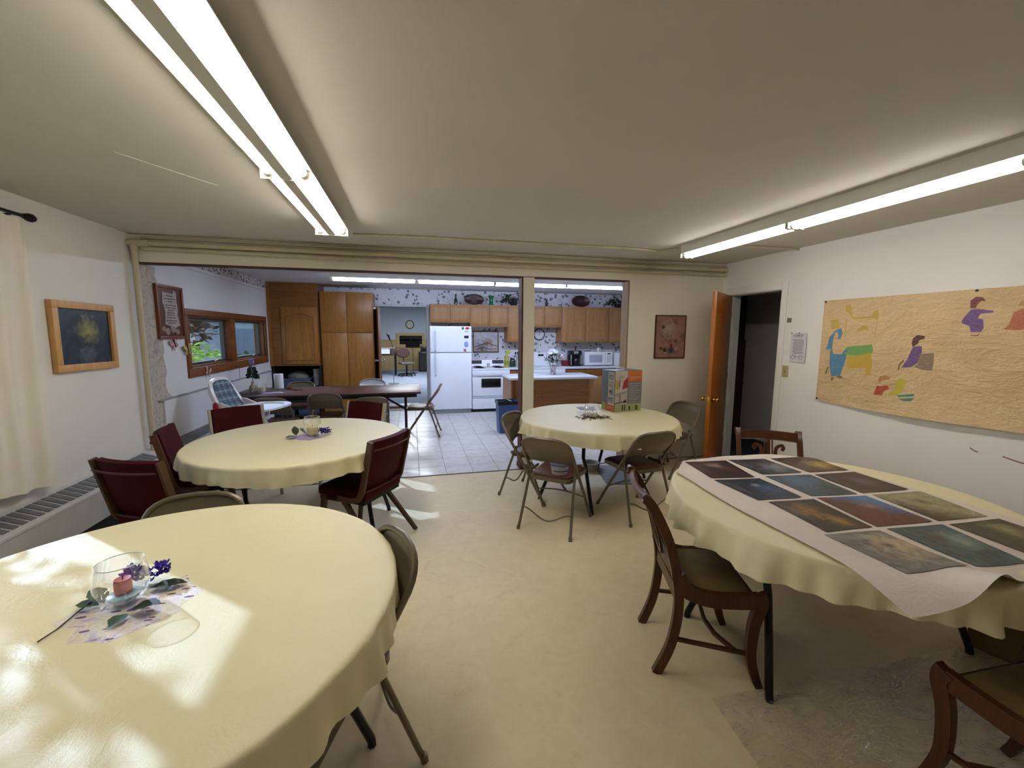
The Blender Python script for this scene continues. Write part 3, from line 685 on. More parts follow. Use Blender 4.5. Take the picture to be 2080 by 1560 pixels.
round_table(T1, -8, 'round folding table with red chairs around it')
round_table(T2, 38, 'round folding table in front of the post, with a boxed appliance on it')
round_table(T3, 0, 'round folding table covered with art prints, beside the kraft paper mural')
cloth(T0, 0.13, 2, 'pale yellow cloth with sunlit patches on the nearest left table', 0.032, 21)
cloth(T1, 0.115, 5, 'pale yellow cloth on the table between the red chairs', 0.020, 26)
cloth(T2, 0.12, 8, 'pale yellow cloth on the table with the appliance box and tan folding chairs', 0.038, 24)
cloth(T3, 0.13, 13, 'pale yellow cloth hanging below the white sheet of art prints', 0.04, 23)

# ---------------------------------------------------------------- metal folding chairs (local +Y is the facing direction)
def folding_chair(label, mat, pad):
    t = emp('folding_chair', (0, 0, 0), 0, label, 'chair')
    def side(s):
        return [(0.222*s, 0.245, 0.012), (0.213*s, 0.06, 0.285), (0.208*s, -0.085, 0.49), (0.207*s, -0.165, 0.60), (0.203*s, -0.215, 0.675)]
    arch = []
    for k in range(1, 12):
        a = PI*k/12; cx = math.copysign(abs(math.cos(a))**0.62, math.cos(a)); cz = math.sin(a)**0.85
        arch.append((-0.203*cx, -0.215-0.05*cz-0.02*(1-abs(cx)), 0.675+0.10*cz))
    MB().tube(side(-1)+arch+side(1)[::-1], 0.0125, 8).obj('frame', mat, t)
    def back(u, v):
        q = 2*u-1; zb = 0.545+0.018*(1-q*q); top = 0.675+0.098*max(0.0, 1-abs(q)**2.6)**0.5
        z = zb+(top-zb)*v; w = 0.203 if z < 0.66 else 0.203
        y = -0.115-(z-0.545)*0.86 if z < 0.675 else -0.227-(z-0.675)*0.42
        y -= 0.030*(1-q*q)*(1-0.25*v)-0.006
        return (q*w, y, z)
    MB().grid(18, 10, back, thick=0.004).obj('backrest', mat, t, angle=60)
    for s in (-1, 1):
        MB().tube([(0.190*s, -0.075, 0.505), (0.197*s, -0.13, 0.36), (0.217*s, -0.235, 0.05), (0.22*s, -0.25, 0.012)], 0.0115, 8).obj('leg', mat, t)
        MB().tube([(0.22*s, -0.248, 0.03), (0.222*s, -0.254, 0.0)], 0.0145, 8).obj('foot_cap', mat, t)
        MB().tube([(0.221*s, 0.238, 0.03), (0.223*s, 0.25, 0.0)], 0.0155, 8).obj('foot_cap', mat, t)
        MB().box((0.203*s, -0.02, 0.445), (0.008, 0.22, 0.022)).tube([(0.19*s, -0.075, 0.505), (0.213*s, -0.085, 0.495)], 0.009, 6).obj('hinge_arm', mat, t)
    pts = [(-0.197, x) for x in ()]
    def rr(hw0, hw1, y0, y1, r, n=5):
        P = []
        for cx, cy, a0 in ((hw1-r, y1-r, 0), (-hw1+r, y1-r, 90), (-hw0+r, y0+r, 180), (hw0-r, y0+r, 270)):
            for k in range(n+1):
                a = math.radians(a0+90*k/n); P.append((cx+r*math.cos(a), cy+r*math.sin(a)))
        return P
    MB().prism(rr(0.176, 0.193, -0.165, 0.235, 0.05), 0.405, 0.436).obj('seat_pan', mat, t, angle=30)
    m = MB(); P = rr(0.162, 0.180, -0.150, 0.222, 0.05); Q = [(x*0.93, 0.036+(y-0.036)*0.93) for x, y in P]
    a = [m.bm.verts.new((x, y, 0.436)) for x, y in P]; b = [m.bm.verts.new((x, y, 0.447)) for x, y in P]; c = [m.bm.verts.new((x, y, 0.454)) for x, y in Q]
    for A, B in ((a, b), (b, c)):
        for k in range(len(A)): m.bm.faces.new((A[k], A[(k+1) % len(A)], B[(k+1) % len(A)], B[k]))
    m.bm.faces.new(c); m.bm.faces.new(a[::-1]); m.obj('seat_pad', pad, t, angle=50)
    wv = [(-0.206+0.412*k/16, -0.20, 0.155-0.045*math.sin(PI*k/16)**2+0.018*math.cos(2*PI*k/16)) for k in range(17)]
    MB().tube(wv, 0.0065, 6).obj('rear_stretcher', mat, t)
    wf = [(-0.215+0.43*k/12, 0.10+0.012*math.sin(PI*k/12), 0.222+0.02*math.sin(PI*k/12)) for k in range(13)]
    MB().tube(wf, 0.0065, 6).obj('front_stretcher', mat, t)
    return t
FC = folding_chair('tan metal folding chair with a plastic tub on its seat', M['tan'], M['brownvinyl'])
FC.location = (1.14, 3.16, 0); FC.rotation_euler = (0, 0, heading(.66, .75)); FC['group'] = 'folding chairs around the table with the box'
def place(src, x, y, h, label, group, swap=None): return dup(src, (x, y, 0), heading(*h), label, group, swap)
g2 = 'folding chairs around the table with the box'; gk = 'folding chairs at the long kitchen table'; g0 = 'folding chairs at the nearest left table'
place(FC, 1.897, 3.215, (-.125, .99), 'tan folding chair with an empty seat, back turned, nearest to the dark wooden chair', g2)
place(FC, 1.136, 3.82, (.69, -.72), 'tan folding chair standing in front of the post, left of the table with the box', g2)
place(FC, 2.86, 4.14, (-.96, -.27), 'tan folding chair in the corner beside the open door', g2)
place(FC, -0.305, 1.51, (-.93, -.38), 'tan folding chair at the right edge of the nearest left table', g0)
place(FC, -1.01, 2.0, (.09, -.99), 'tan folding chair whose curved top shows behind the nearest left table', g0)
place(FC, -1.115, 6.05, (0.0, 1), 'tan folding chair at the near side of the long kitchen table, in its middle', gk)
place(FC, -0.52, 5.58, (-.1, .99), 'tan folding chair showing above the far right red chair, near side of the kitchen table', gk)
place(FC, -1.66, 5.77, (.05, 1), 'tan folding chair under the tray of the white high chair', gk)
place(FC, -1.73, 7.02, (0, -1), 'tan folding chair behind the kitchen table in front of the open oak niche', gk)
sw = {M['tan']: M['silver']}
place(FC, -0.62, 7.17, (.15, -.99), 'grey folding chair with a shiny rim behind the kitchen table by the tall cabinet', gk, sw)
place(FC, 0.157, 6.52, (-.99, .12), 'tan folding chair seen from the side at the right end of the kitchen table', gk)

# ---------------------------------------------------------------- red upholstered chairs
def red_chair(label, wd):
    t = emp('red_chair', (0, 0, 0), 0, label, 'chair', 'red chairs around the second table')
    def bk(u, v, off=0.0):
        q = 2*u-1; z = 0.415+0.405*v
        return (q*0.212, -0.175-0.095*v-0.035*(1-q*q)*(0.6+0.4*v)+0.035*(1-v)**4-off, z-0.012*(1-q*q)*(1 if v > .5 else 0)*0)
    MB().grid(14, 12, lambda u, v: bk(u, v), thick=0.034).obj('backrest', M['redvinyl'], t, angle=50)
    for v in (0.09, 0.86):
        MB().tube([Vector(bk(u/14, v, 0.030)) for u in range(15)], 0.007, 6).obj('welt', M['redpipe'], t)
    MB().bx(-0.215, 0.215, -0.20, 0.235, 0.375, 0.455, 0.028, None, 3).obj('seat', M['redvinyl'], t)
    MB().bx(-0.205, 0.205, -0.18, 0.215, 0.352, 0.378).obj('seat_frame', M['dark'], t)
    for s in (-1, 1):
        P = [(0.226*s, 0.03, 0.395), (0.226*s, -0.08, 0.385), (0.226*s, -0.15, 0.40), (0.226*s, -0.182, 0.46), (0.226*s, -0.225, 0.64), (0.226*s, -0.268, 0.825)]
        MB().bar(P, 0.040, 0.020, (s, 0, 0)).obj('side_rail', wd, t)
        MB().sweep([(0.205*s, 0.01, 0.40), (0.212*s, -0.06, 0.30), (0.238*s, -0.31, 0.0)], lambda q: [(a*(1-0.3*q), b*(1-0.3*q)) for a, b in ((-.016, -.019), (.016, -.019), (.016, .019), (-.016, .019))], up=(s, 0, 0)).obj('leg', wd, t)
        MB().sweep([(0.205*s, 0.17, 0.40), (0.21*s, 0.19, 0.25), (0.217*s, 0.225, 0.0)], lambda q: [(a*(1-0.3*q), b*(1-0.3*q)) for a, b in ((-.016, -.019), (.016, -.019), (.016, .019), (-.016, .019))], up=(s, 0, 0)).obj('leg', wd, t)
    MB().bar([(-0.21, 0.0, 0.345), (0.21, 0.0, 0.345)], 0.03, 0.022).obj('cross_rail', wd, t)
    return t
RC = red_chair('dark red chair at the right side of its table, back turned, near the kitchen threshold', M['chairwood'])
RC.location = (-0.385, 3.26, 0); RC.rotation_euler = (0, 0, heading(-.834, .55))
place(RC, -1.52, 3.05, (.374, .927), 'dark red chair closest to the long white heater, back turned', None)
place(RC, -1.61, 3.74, (.975, .22), 'dark red chair beside the vertical pipe, its side rail towards us', None)
sw = {M['chairwood']: M['creamwood']}
place(RC, -1.56, 4.40, (.54, -.84), 'dark red chair with cream side rails in front of the white high chair', None, sw)
place(RC, -0.62, 4.46, (-.53, -.85), 'dark red chair with cream side rails in front of a tan folding chair', None, sw)

# ---------------------------------------------------------------- dark lyre-back dining chairs
def lyre_chair(label):
    t = emp('lyre_chair', (0, 0, 0), 0, label, 'chair', 'dark lyre-back chairs at the print table')
    wd = M['darkwood']
    def sq(w, d, tap=0.0): return lambda q: [(a*(1-tap*q), b*(1-tap*q)) for a, b in ((-w/2, -d/2), (w/2, -d/2), (w/2, d/2), (-w/2, d/2))]
    def bez(P, n=18):
        out = []; K = [Vector(P[0])]+[Vector(p) for p in P]+[Vector(P[-1])]
        for i in range(1, len(K)-2):
            p0, p1, p2, p3 = K[i-1:i+3]
            for k in range(n//(len(P)-1)+1):
                u = k/(n//(len(P)-1)+1)
                out.append(0.5*((2*p1)+(-p0+p2)*u+(2*p0-5*p1+4*p2-p3)*u*u+(-p0+3*p1-3*p2+p3)*u**3))
        out.append(Vector(P[-1])); return out
    for s in (-1, 1):
        MB().sweep(bez([(0.172*s, -0.225, 0.0), (0.178*s, -0.165, 0.15), (0.186*s, -0.140, 0.32), (0.190*s, -0.150, 0.46), (0.193*s, -0.195, 0.64), (0.196*s, -0.275, 0.80), (0.198*s, -0.325, 0.855)], 30),
                   sq(0.026, 0.044), up=(s, 0, 0)).obj('back_post', wd, t)
        MB().sweep(bez([(0.190*s, -0.15, 0.50), (0.192*s, -0.115, 0.435), (0.200*s, 0.0, 0.402), (0.208*s, 0.14, 0.408), (0.212*s, 0.215, 0.418)], 24), sq(0.028, 0.066), up=(s, 0, 0)).obj('side_rail', wd, t)
        MB().sweep(bez([(0.212*s, 0.215, 0.445), (0.212*s, 0.228, 0.40), (0.208*s, 0.205, 0.30), (0.206*s, 0.20, 0.16), (0.206*s, 0.225, 0.06), (0.206*s, 0.25, 0.0)], 25),
                   lambda q: [(a*(1-0.15*q), b*(1.25-0.55*q)) for a, b in ((-.0165, -.024), (.0165, -.024), (.0165, .024), (-.0165, .024))], up=(s, 0, 0)).obj('leg', wd, t)
        MB().bar([(0.182*s, -0.15, 0.185), (0.206*s, 0.205, 0.155)], 0.018, 0.014, (0, 0, 1)).obj('stretcher', wd, t)
    MB().bar([(-0.200, 0.13, 0.165), (-0.1, 0.075, 0.165), (0, 0.06, 0.165), (0.1, 0.075, 0.165), (0.200, 0.13, 0.165)], 0.018, 0.016, (0, 0, 1)).obj('cross_stretcher', wd, t)
    tr = [(0.198*(2*k/12-1), -0.295-0.035*math.sin(PI*k/12), 0.828+0.004*math.sin(PI*k/12)) for k in range(13)]
    MB().sweep(tr, [(-0.033, -0.010), (0.030, -0.014), (0.036, 0.0), (0.030, 0.012), (-0.033, 0.010)], up=(0, -0.45, 0.9)).obj('top_rail', wd, t)
    for s in (-1, 1):
        MB().tube([(0.176*s, -0.322, 0.858), (0.215*s, -0.322, 0.858)], 0.017, 12).obj('scroll', wd, t)
    lr = [(0.19*(2*k/8-1), -0.158-0.012*math.sin(PI*k/8), 0.505) for k in range(9)]
    MB().bar(lr, 0.02, 0.045, (0, 0, 1)).obj('lower_rail', wd, t)
    # lyre splat: two mirrored S scrolls and three strings
    for s in (-1, 1):
        S = [(0.020*s, 0.52), (0.055*s, 0.555), (0.078*s, 0.61), (0.066*s, 0.67), (0.044*s, 0.71), (0.052*s, 0.755), (0.082*s, 0.772), (0.094*s, 0.752), (0.082*s, 0.738)]
        P = bez([(x, -0.162-(z-0.5)*0.30-0.02, z) for x, z in S], 32)
        MB().sweep(P, sq(0.012, 0.022), up=(0, 1, 0.3)).obj('lyre_scroll', wd, t)
    MB().bar([(0, -0.165-0.02, 0.505), (0, -0.28, 0.815)], 0.022, 0.008, (0, 1, 0.3)).obj('lyre_string', wd, t)
    for s in (-1, 1): MB().bar([(0.024*s, -0.185, 0.53), (0.024*s, -0.28, 0.815)], 0.008, 0.008, (0, 1, 0.3)).obj('lyre_string', wd, t)
    def st(u, v):
        q = 2*u-1; w = 0.176+0.024*v; y = -0.135+0.36*v
        z = 0.432+0.013*(1-q*q)*math.sin(PI*min(1, v*0.9+0.08))+(0.02*(1-v*4) if v < .25 else 0)-(0.03*((v-0.86)/0.14)**2 if v > 0.86 else 0)
        return (q*w, y, z)
    MB().grid(14, 18, st, thick=0.03).obj('seat', M['olive'], t, angle=60)
    MB().bar([(-0.2, 0.212, 0.388), (0.2, 0.212, 0.388)], 0.022, 0.05, (0, 0, 1)).obj('seat_rail', wd, t)
    MB().bar([(-0.185, -0.145, 0.40), (0.185, -0.145, 0.40)], 0.022, 0.06, (0, 0, 1)).obj('seat_rail', wd, t)
    return t
LC = lyre_chair('dark mahogany lyre-back chair pulled out left of the table with art prints')
LC.scale = (1, 0.92, 1); LC.location = (1.33, 1.665, 0); LC.rotation_euler = (0, 0, heading(.942, -.336))
place(LC, 2.385, 2.25, (-.53, -.85), 'dark mahogany lyre-back chair beyond the print table, its top rail against the dark doorway', None)
place(LC, 1.945, 0.705, (0.03, 1), 'dark mahogany chair at the bottom right corner, only seat and front legs showing', None)
# ---------------------------------------------------------------- kitchen: tall units
def door_slab(x0, x1, z0, z1, y, mat, parent, knob=None, name='door'):
    d = MB().bx(x0, x1, y-0.019, y, z0, z1, 0.004).obj(name, mat, parent); return d
tc = emp('tall_cabinet', (0, 0, 0), 0, 'tall oak cabinet with four flush doors beside the doorway', 'cabinet')
MB().bx(-1.585, -0.675, 8.22, YK, 0.0, 2.29).obj('body', M['oak'], tc)
for x0, x1 in ((-1.57, -1.137), (-1.123, -0.69)):
    door_slab(x0, x1, 1.565, 2.275, 8.22, M['oak'], tc); door_slab(x0, x1, 0.11, 1.55, 8.22, M['oak'], tc)
MB().bx(-1.57, -0.69, 8.215, 8.22, 0.0, 0.10).obj('plinth', M['rawdark'], tc)
lc = emp('wall_cabinet', (0, 0, 0), 0, 'large oak cabinet with one arched panel door in the kitchen corner', 'cabinet')
MB().bx(XL+0.005, -1.605, 8.14, YK, 0.965, H-0.001).obj('body', M['oakh'], lc)
ad = MB().bx(-2.205, -1.615, 8.118, 8.14, 0.995, 2.0, 0.004).obj('door', M['oak'], lc)
arch = [(-2.135, 1.07), (-1.685, 1.07), (-1.685, 1.83)]+[(-1.685-0.45*k/14, 1.83+0.055*math.sin(PI*k/14)**1.5) for k in range(1, 14)]+[(-2.135, 1.83)]
MB().prism(arch, 8.108, 8.118, 'xz').obj('raised_panel', M['oak'], ad, smooth=False)
MB().bar([(x, 8.113, z) for x, z in arch], 0.012, 0.014, (0, 1, 0), closed=True).obj('panel_moulding', M['oakh'], ad)
MB().bx(XL+0.005, -2.37, 8.132, 8.14, 0.965, H-0.001).obj('stile', M['oak'], lc)
nc = emp('storage_shelf', (0, 0, 0), 0, 'open dark storage shelf under the arched oak cabinet', 'shelf')
m = MB().bx(XL+0.04, -1.61, 8.16, YK, 0.57, 0.59).bx(XL+0.04, -1.61, 8.16, YK, 0.30, 0.32).bx(XL+0.04, -1.61, 8.16, YK, 0.04, 0.06)
m.bx(XL+0.03, XL+0.05, 8.16, YK, 0, 0.965).bx(-1.625, -1.605, 8.16, YK, 0, 0.965).obj('frame', M['dark'], nc)
MB().bx(XL+0.05, -1.625, YK-0.02, YK-0.005, 0.04, 0.965).obj('back', M['dark'], nc)
def tote(x0, x1, y0, y1, z0, z1, mat, label, cat='bin', name='tote_bin'):
    t = emp(name, ((x0+x1)/2, (y0+y1)/2, z0), 0, label, cat); a, b, h = (x1-x0)/2, (y1-y0)/2, z1-z0
    m = MB(); V = []
    for z, k in ((0.0, 0.88), (h, 1.0), (h, 0.95), (0.01, 0.84)):
        V.append([m.bm.verts.new((sx*a*k, sy*b*k, z)) for sx, sy in ((-1, -1), (1, -1), (1, 1), (-1, 1))])
    for A, B in zip(V, V[1:]):
        for k in range(4): m.bm.faces.new((A[k], A[(k+1) % 4], B[(k+1) % 4], B[k]))
    m.bm.faces.new(V[0][::-1]); m.bm.faces.new(V[-1]); m.obj('body', mat, t, smooth=False)
    MB().bar([(-a-.005, -b-.005, h-0.01), (a+.005, -b-.005, h-0.01), (a+.005, b+.005, h-0.01), (-a-.005, b+.005, h-0.01)], 0.012, 0.022, (0, 0, 1), closed=True).obj('rim', mat, t, smooth=False)
    return t
M['bluebin'] = plain('grey_blue_plastic', '#46587c', 0.4); M['bluecan'] = plain('blue_plastic', '#2f4f86', 0.42)
M['greybag'] = plain('grey_bag', '#77736a', 0.6, 0, 0.3, 0.15, 9, 0.4, 25); M['offwhite'] = plain('off_white_plastic', '#a9a9a4', 0.4)
tote(-2.26, -1.80, 8.2, 8.6, 0.592, 0.73, M['bluebin'], 'grey blue tray bin on the upper niche shelf, holding a grey bag')
tote(-2.45, -2.08, 8.2, 8.7, 0.322, 0.52, M['bluebin'], 'left blue storage bin on the middle niche shelf'); tote(-2.04, -1.66, 8.2, 8.7, 0.322, 0.52, M['bluebin'], 'right blue storage bin on the middle niche shelf')
tote(-2.45, -2.08, 8.2, 8.7, 0.062, 0.25, M['bluebin'], 'left blue storage bin on the lowest niche shelf'); tote(-2.04, -1.66, 8.2, 8.7, 0.062, 0.25, M['bluebin'], 'right blue storage bin on the lowest niche shelf')
b = MB().grid(20, 12, lambda u, v: ((0.19+0.015*nz(u*4, v*4, 3))*math.sin(PI*v)*math.cos(2*PI*u)-2.04, 8.40+0.13*math.sin(PI*v)*math.sin(2*PI*u), 0.735-0.115*math.cos(PI*v)+0.012*nz(u*7, v*7))).obj('bag', M['greybag'])
tag(b, 'bulging grey bag lying in the tray bin in the niche', 'bag')
c = emp('canister', (-1.715, 8.36, 0.591), 0, 'off white canister at the right side of the niche shelf', 'canister')
MB().lathe([(0, 0), (0.058, 0), (0.06, 0.01), (0.06, 0.27), (0, 0.27)], 20).obj('body', M['offwhite'], c); MB().lathe([(0, 0.271), (0.063, 0.271), (0.063, 0.30), (0, 0.303)], 20).obj('lid', M['offwhite'], c)

# ---------------------------------------------------------------- wall units along the back
def wall_unit(x0, x1, z0, z1, splits, label, yf=8.47):
    t = emp('wall_cabinet', (0, 0, 0), 0, label, 'cabinet', 'oak wall cabinets')
    MB().bx(x0, x1, yf, YK, z0, z1).obj('body', M['oakm'], t)
    ed = [x0+0.012]+list(splits)+[x1-0.012]
    for a, b_ in zip(ed, ed[1:]):
        d = MB().bx(a+0.006, b_-0.006, yf-0.019, yf, z0+0.018, z1-0.022, 0.004).obj('door', M['oakm'], t)
        MB().bx(a+0.055, b_-0.055, yf-0.0215, yf-0.019, z0+0.065, z1-0.07, 0.002, None, 1).obj('panel', M['oakm'], d)
    return t
wall_unit(0.375, 1.158, 1.765, 2.128, [0.762], 'pair of short oak wall cupboards above the white fridge')
wall_unit(1.162, 1.930, 1.690, 2.128, [1.550], 'oak wall cupboards above the framed picture and first stove')
wall_unit(1.934, 2.35, 1.375, 2.128, [], 'tall single oak wall cupboard just left of the post')
wall_unit(2.354, 3.098, 1.690, 2.128, [2.725], 'oak wall cupboards above the round wall clock')
wall_unit(3.102, 4.185, 1.375, 2.128, [3.650], 'tall pair of oak wall cupboards above the microwave')
wall_unit(4.189, 4.95, 1.365, 2.128, [4.57], 'oak wall cupboard at the far right, cut by the partition')

# ---------------------------------------------------------------- fridge
M['handle'] = plain('shaded_white_handle', '#b9c0cf', 0.3)  # white handles greyed in the colour to stand for their shading
fr = emp('refrigerator', (0, 0, 0), 0, 'white top-freezer refrigerator beside the doorway', 'refrigerator')
FY = 8.08
MB().bx(0.348, 1.132, FY+0.07, 8.76, 0.03, 1.69, 0.01).obj('body', M['white'], fr)
f1 = MB().bx(0.346, 1.134, FY, FY+0.065, 1.194, 1.692, 0.014, None, 3).obj('freezer_door', M['white'], fr)
f2 = MB().bx(0.346, 1.134, FY, FY+0.065, 0.085, 1.182, 0.014, None, 3).obj('fridge_door', M['white'], fr)
for z0, z1, pr in ((1.20, 1.60, f1), (0.74, 1.176, f2)):
    MB().bar([(0.44, FY, z0+0.01), (0.44, FY-0.035, z0+0.03), (0.44, FY-0.042, (z0+z1)/2), (0.44, FY-0.035, z1-0.03), (0.44, FY, z1-0.01)], 0.03, 0.02, (1, 0, 0)).obj('handle', M['handle'], pr)
MB().bx(0.36, 1.12, FY+0.03, FY+0.06, 0.0, 0.075).obj('toe_grille', M['steel'], fr)
def magnet(px_, py_, w, h, mat, label, shape='rect'):
    p = on_y(px_, py_, FY-0.003); m = MB()
    if shape == 'rect': m.bx(p.x-w/2, p.x+w/2, FY-0.004, FY, p.z-h/2, p.z+h/2)
    else: m.lathe([(0, 0), (1, 0), (0.9, 0.004), (0, 0.005)], 20, M=Matrix.Translation((p.x, FY, p.z)) @ Matrix.Rotation(PI/2, 4, 'X') @ Matrix.Diagonal((w/2, h/2, 1, 1)))
    return tag(m.obj('magnet', mat), label, 'magnet', 'magnets on the fridge')
magnet(940.2, 667, 0.05, 0.055, plain('grey_magnet', '#55585e'), 'round grey magnet at the top of the freezer door', 'o')
magnet(949.3, 667, 0.085, 0.05, plain('red_magnet', '#b8282c'), 'red lips-shaped magnet at the top right of the freezer door', 'o')
magnet(947.8, 673, 0.075, 0.022, plain('pale_grey_magnet', '#9a9aa2'), 'narrow pale grey magnet under the red one')
magnet(947.4, 684.5, 0.085, 0.05, plain('black_photo_magnet', '#15151a'), 'black rectangular photo magnet on the freezer door')
magnet(947.2, 699.5, 0.08, 0.115, plain('blue_oval_magnet', '#7f8fc6'), 'oval pale blue magnet on the freezer door', 'o')
magnet(944.5, 711.5, 0.05, 0.05, plain('rust_magnet', '#a0604c'), 'small rust and white magnet low on the freezer door')

# ---------------------------------------------------------------- stoves
def stove(x0, x1, label, coil, yf=8.12):
    t = emp('stove', (0, 0, 0), 0, label, 'stove'); ct = 0.868
    MB().bx(x0, x1, yf+0.03, 8.74, 0.06, ct-0.03).obj('body', M['white'], t)
    MB().bx(x0-0.002, x1+0.002, yf-0.005, 8.76, ct-0.03, ct, 0.008).obj('cooktop', M['white'], t)
    MB().bx(x0+0.01, x1-0.01, yf+0.04, 8.7, 0.0, 0.06).obj('plinth', M['black'], t)
    MB().bx(x0, x1, yf+0.0, yf+0.03, 0.755, ct-0.032, 0.005).obj('front_panel', M['white'], t)
    d = MB().bx(x0, x1, yf-0.008, yf+0.03, 0.325, 0.735, 0.008).obj('oven_door', M['white'], t)
    if coil: MB().bx(x0+0.175, x1-0.185, yf-0.0095, yf-0.006, 0.495, 0.672, 0.01).obj('oven_window', M['black'], d)
    MB().bar([(x0+0.02, yf-0.008, 0.742), (x0+0.03, yf-0.035, 0.745), (x1-0.03, yf-0.035, 0.745), (x1-0.02, yf-0.008, 0.742)], 0.02, 0.016, (0, 0, 1)).obj('handle', M['white'], d)
    dr = MB().bx(x0, x1, yf-0.004, yf+0.03, 0.065, 0.30, 0.008).obj('drawer', M['white'], t)
    MB().bar([(x0+0.01, yf-0.012, 0.305), (x1-0.01, yf-0.012, 0.305)], 0.018, 0.012, (0, 0, 1)).obj('drawer_pull', M['white'], dr)
    zb = 1.005 if coil else 1.15
    bp = MB().prism([(8.66, ct), (8.71, zb), (8.78, zb), (8.78, ct)], x0+0.02, x1-0.0, 'yz').obj('back_panel', M['white'], t, smooth=False)
    if coil:
        MB().prism([(8.6775, 0.925), (8.7075, 0.992), (8.703, 0.996), (8.673, 0.93)], x0+0.06, x0+0.28, 'yz').obj('control_strip', M['black'], bp, smooth=False)
        MB().prism([(8.6775, 0.925), (8.7075, 0.992), (8.703, 0.996), (8.673, 0.93)], x1-0.25, x1-0.01, 'yz').obj('control_strip', M['black'], bp, smooth=False)
        for q in (0.10, 0.16, 0.22, x1-x0-0.20, x1-x0-0.13, x1-x0-0.06):
            MB().lathe([(0, 0), (0.018, 0), (0.016, 0.018), (0, 0.02)], 10, M=Matrix.Translation((x0+q, 8.688, 0.962)) @ Matrix.Rotation(PI/2+0.4, 4, 'X')).obj('knob', M['steel'], bp)
        for cx, cy in ((x0+0.18, yf+0.17), (x1-0.18, yf+0.17), (x0+0.18, yf+0.42), (x1-0.18, yf+0.42)):
            sp = [((0.02+0.0115*k/3)*math.cos(k*0.52)+cx, (0.02+0.0115*k/3)*math.sin(k*0.52)+cy, ct+0.012) for k in range(20)]
            MB().lathe([(0, 0.001), (0.1, 0.001), (0.105, 0.006), (0.098, 0.004), (0, 0.003)], 20, (cx, cy, ct)).tube(sp, 0.006, 6).obj('burner', M['black'], t)
    else:
        MB().bx(x0+0.28, x0+0.40, 8.682, 8.70, 1.075, 1.115).obj('display', M['black'], bp)
        for cx, cy in ((x0+0.2, yf+0.17), (x1-0.2, yf+0.17), (x0+0.2, yf+0.45), (x1-0.2, yf+0.45)):
            MB().lathe([(0, 0), (0.09, 0), (0.09, 0.0015), (0, 0.0015)], 24, (cx, cy, ct)).obj('burner', M['steel'], t)
    return t
stove(1.150, 1.905, 'white coil stove with a dark oven window beside the fridge', True)
stove(2.385, 3.082, 'second white stove behind the island with the flower vase', False)
ck = emp('saucepan', (1.54, 8.52, 0.869), 0, 'small white cup standing at the back of the coil stove', 'cup')
MB().lathe([(0, 0), (0.03, 0), (0.034, 0.075), (0.031, 0.075), (0.028, 0.004), (0, 0.004)], 14).obj('cup', M['offwhite'], ck)

# ---------------------------------------------------------------- base units, worktops, island
def base_unit(x0, x1, label, drawers, yf=8.17):
    t = emp('base_cabinet', (0, 0, 0), 0, label, 'cabinet'); MB().bx(x0, x1, yf, 8.79, 0.0, 0.835).obj('body', M['oakh'], t)
    n = max(1, round((x1-x0)/0.45)); w = (x1-x0)/n
    for k in range(n):
        if drawers: MB().bx(x0+k*w+0.012, x0+(k+1)*w-0.012, yf-0.018, yf, 0.69, 0.815, 0.004).obj('drawer', M['oakh'], t)
        MB().bx(x0+k*w+0.012, x0+(k+1)*w-0.012, yf-0.018, yf, 0.10, 0.675, 0.004).obj('door', M['oakm'], t)
    return t
base_unit(1.912, 2.378, 'narrow oak base cabinet between the two stoves', True)
base_unit(3.09, 4.95, 'oak base cabinet with drawers under the microwave', True)
M['worktop'] = plain('white_laminate', '#c9ccd8', 0.3, 0, 0.45, 0.02)
def worktop(x0, x1, y0, y1, z0, z1, label):
    return tag(MB().bx(x0, x1, y0, y1, z0, z1, 0.006).obj('worktop', M['worktop']), label, 'worktop')
worktop(1.912, 2.378, 8.13, 8.79, 0.836, 0.873, 'short white worktop between the stoves')
worktop(3.09, 4.95, 8.13, 8.79, 0.836, 0.873, 'white worktop with the microwave and coffee maker')
IS = emp('kitchen_island', (0, 0, 0), 0, 'kitchen island with a dark oak front behind the post', 'island')
MB().bx(1.61, 3.06, 6.70, 7.30, 0.0, 0.795).obj('body', M['oakh'], IS)
MB().bx(1.66, 2.985, 6.688, 6.70, 0.05, 0.79).obj('front_panel', M['oakh'], IS); MB().bx(2.985, 3.06, 6.684, 6.70, 0.0, 0.795).obj('stile', M['oakm'], IS)
MB().bx(1.585, 1.61, 6.68, 7.3, 0.0, 0.795).obj('side_panel', M['oakm'], IS)
worktop(1.565, 3.11, 6.63, 7.36, 0.796, 0.836, 'white island top with the flower vase standing on it')

# ---------------------------------------------------------------- things on the worktops and cabinet tops
def at_shelf(px_, py_, y, z): p = on_y(px_, py_, y); return (p.x, y, z)
yb = emp('spray_bottle', (1.905, 8.42, 0.874), 0, 'yellow spray bottle standing between the two stoves', 'bottle')
MB().lathe([(0, 0), (0.045, 0), (0.048, 0.02), (0.046, 0.14), (0.022, 0.23), (0.018, 0.26), (0, 0.26)], 16).obj('body', plain('yellow_plastic', '#b3a01e', 0.35), yb)
MB().lathe([(0, 0.26), (0.02, 0.26), (0.02, 0.29), (0, 0.29)], 12).bx(-0.015, 0.075, -0.014, 0.014, 0.285, 0.335, 0.006).bar([(0.06, 0, 0.29), (0.045, 0, 0.24)], 0.012, 0.008, (0, 1, 0)).obj('trigger', plain('yellow_green_plastic', '#9fb01c', 0.35), yb)
MB().lathe([(0.0475, 0.04), (0.0485, 0.045), (0.0485, 0.12), (0.0475, 0.125)], 16).obj('label_band', plain('label_olive', '#7a8b22', 0.5), yb)
gj = emp('jar', (2.03, 8.42, 0.874), 0, 'dark green jar beside the yellow spray bottle', 'jar')
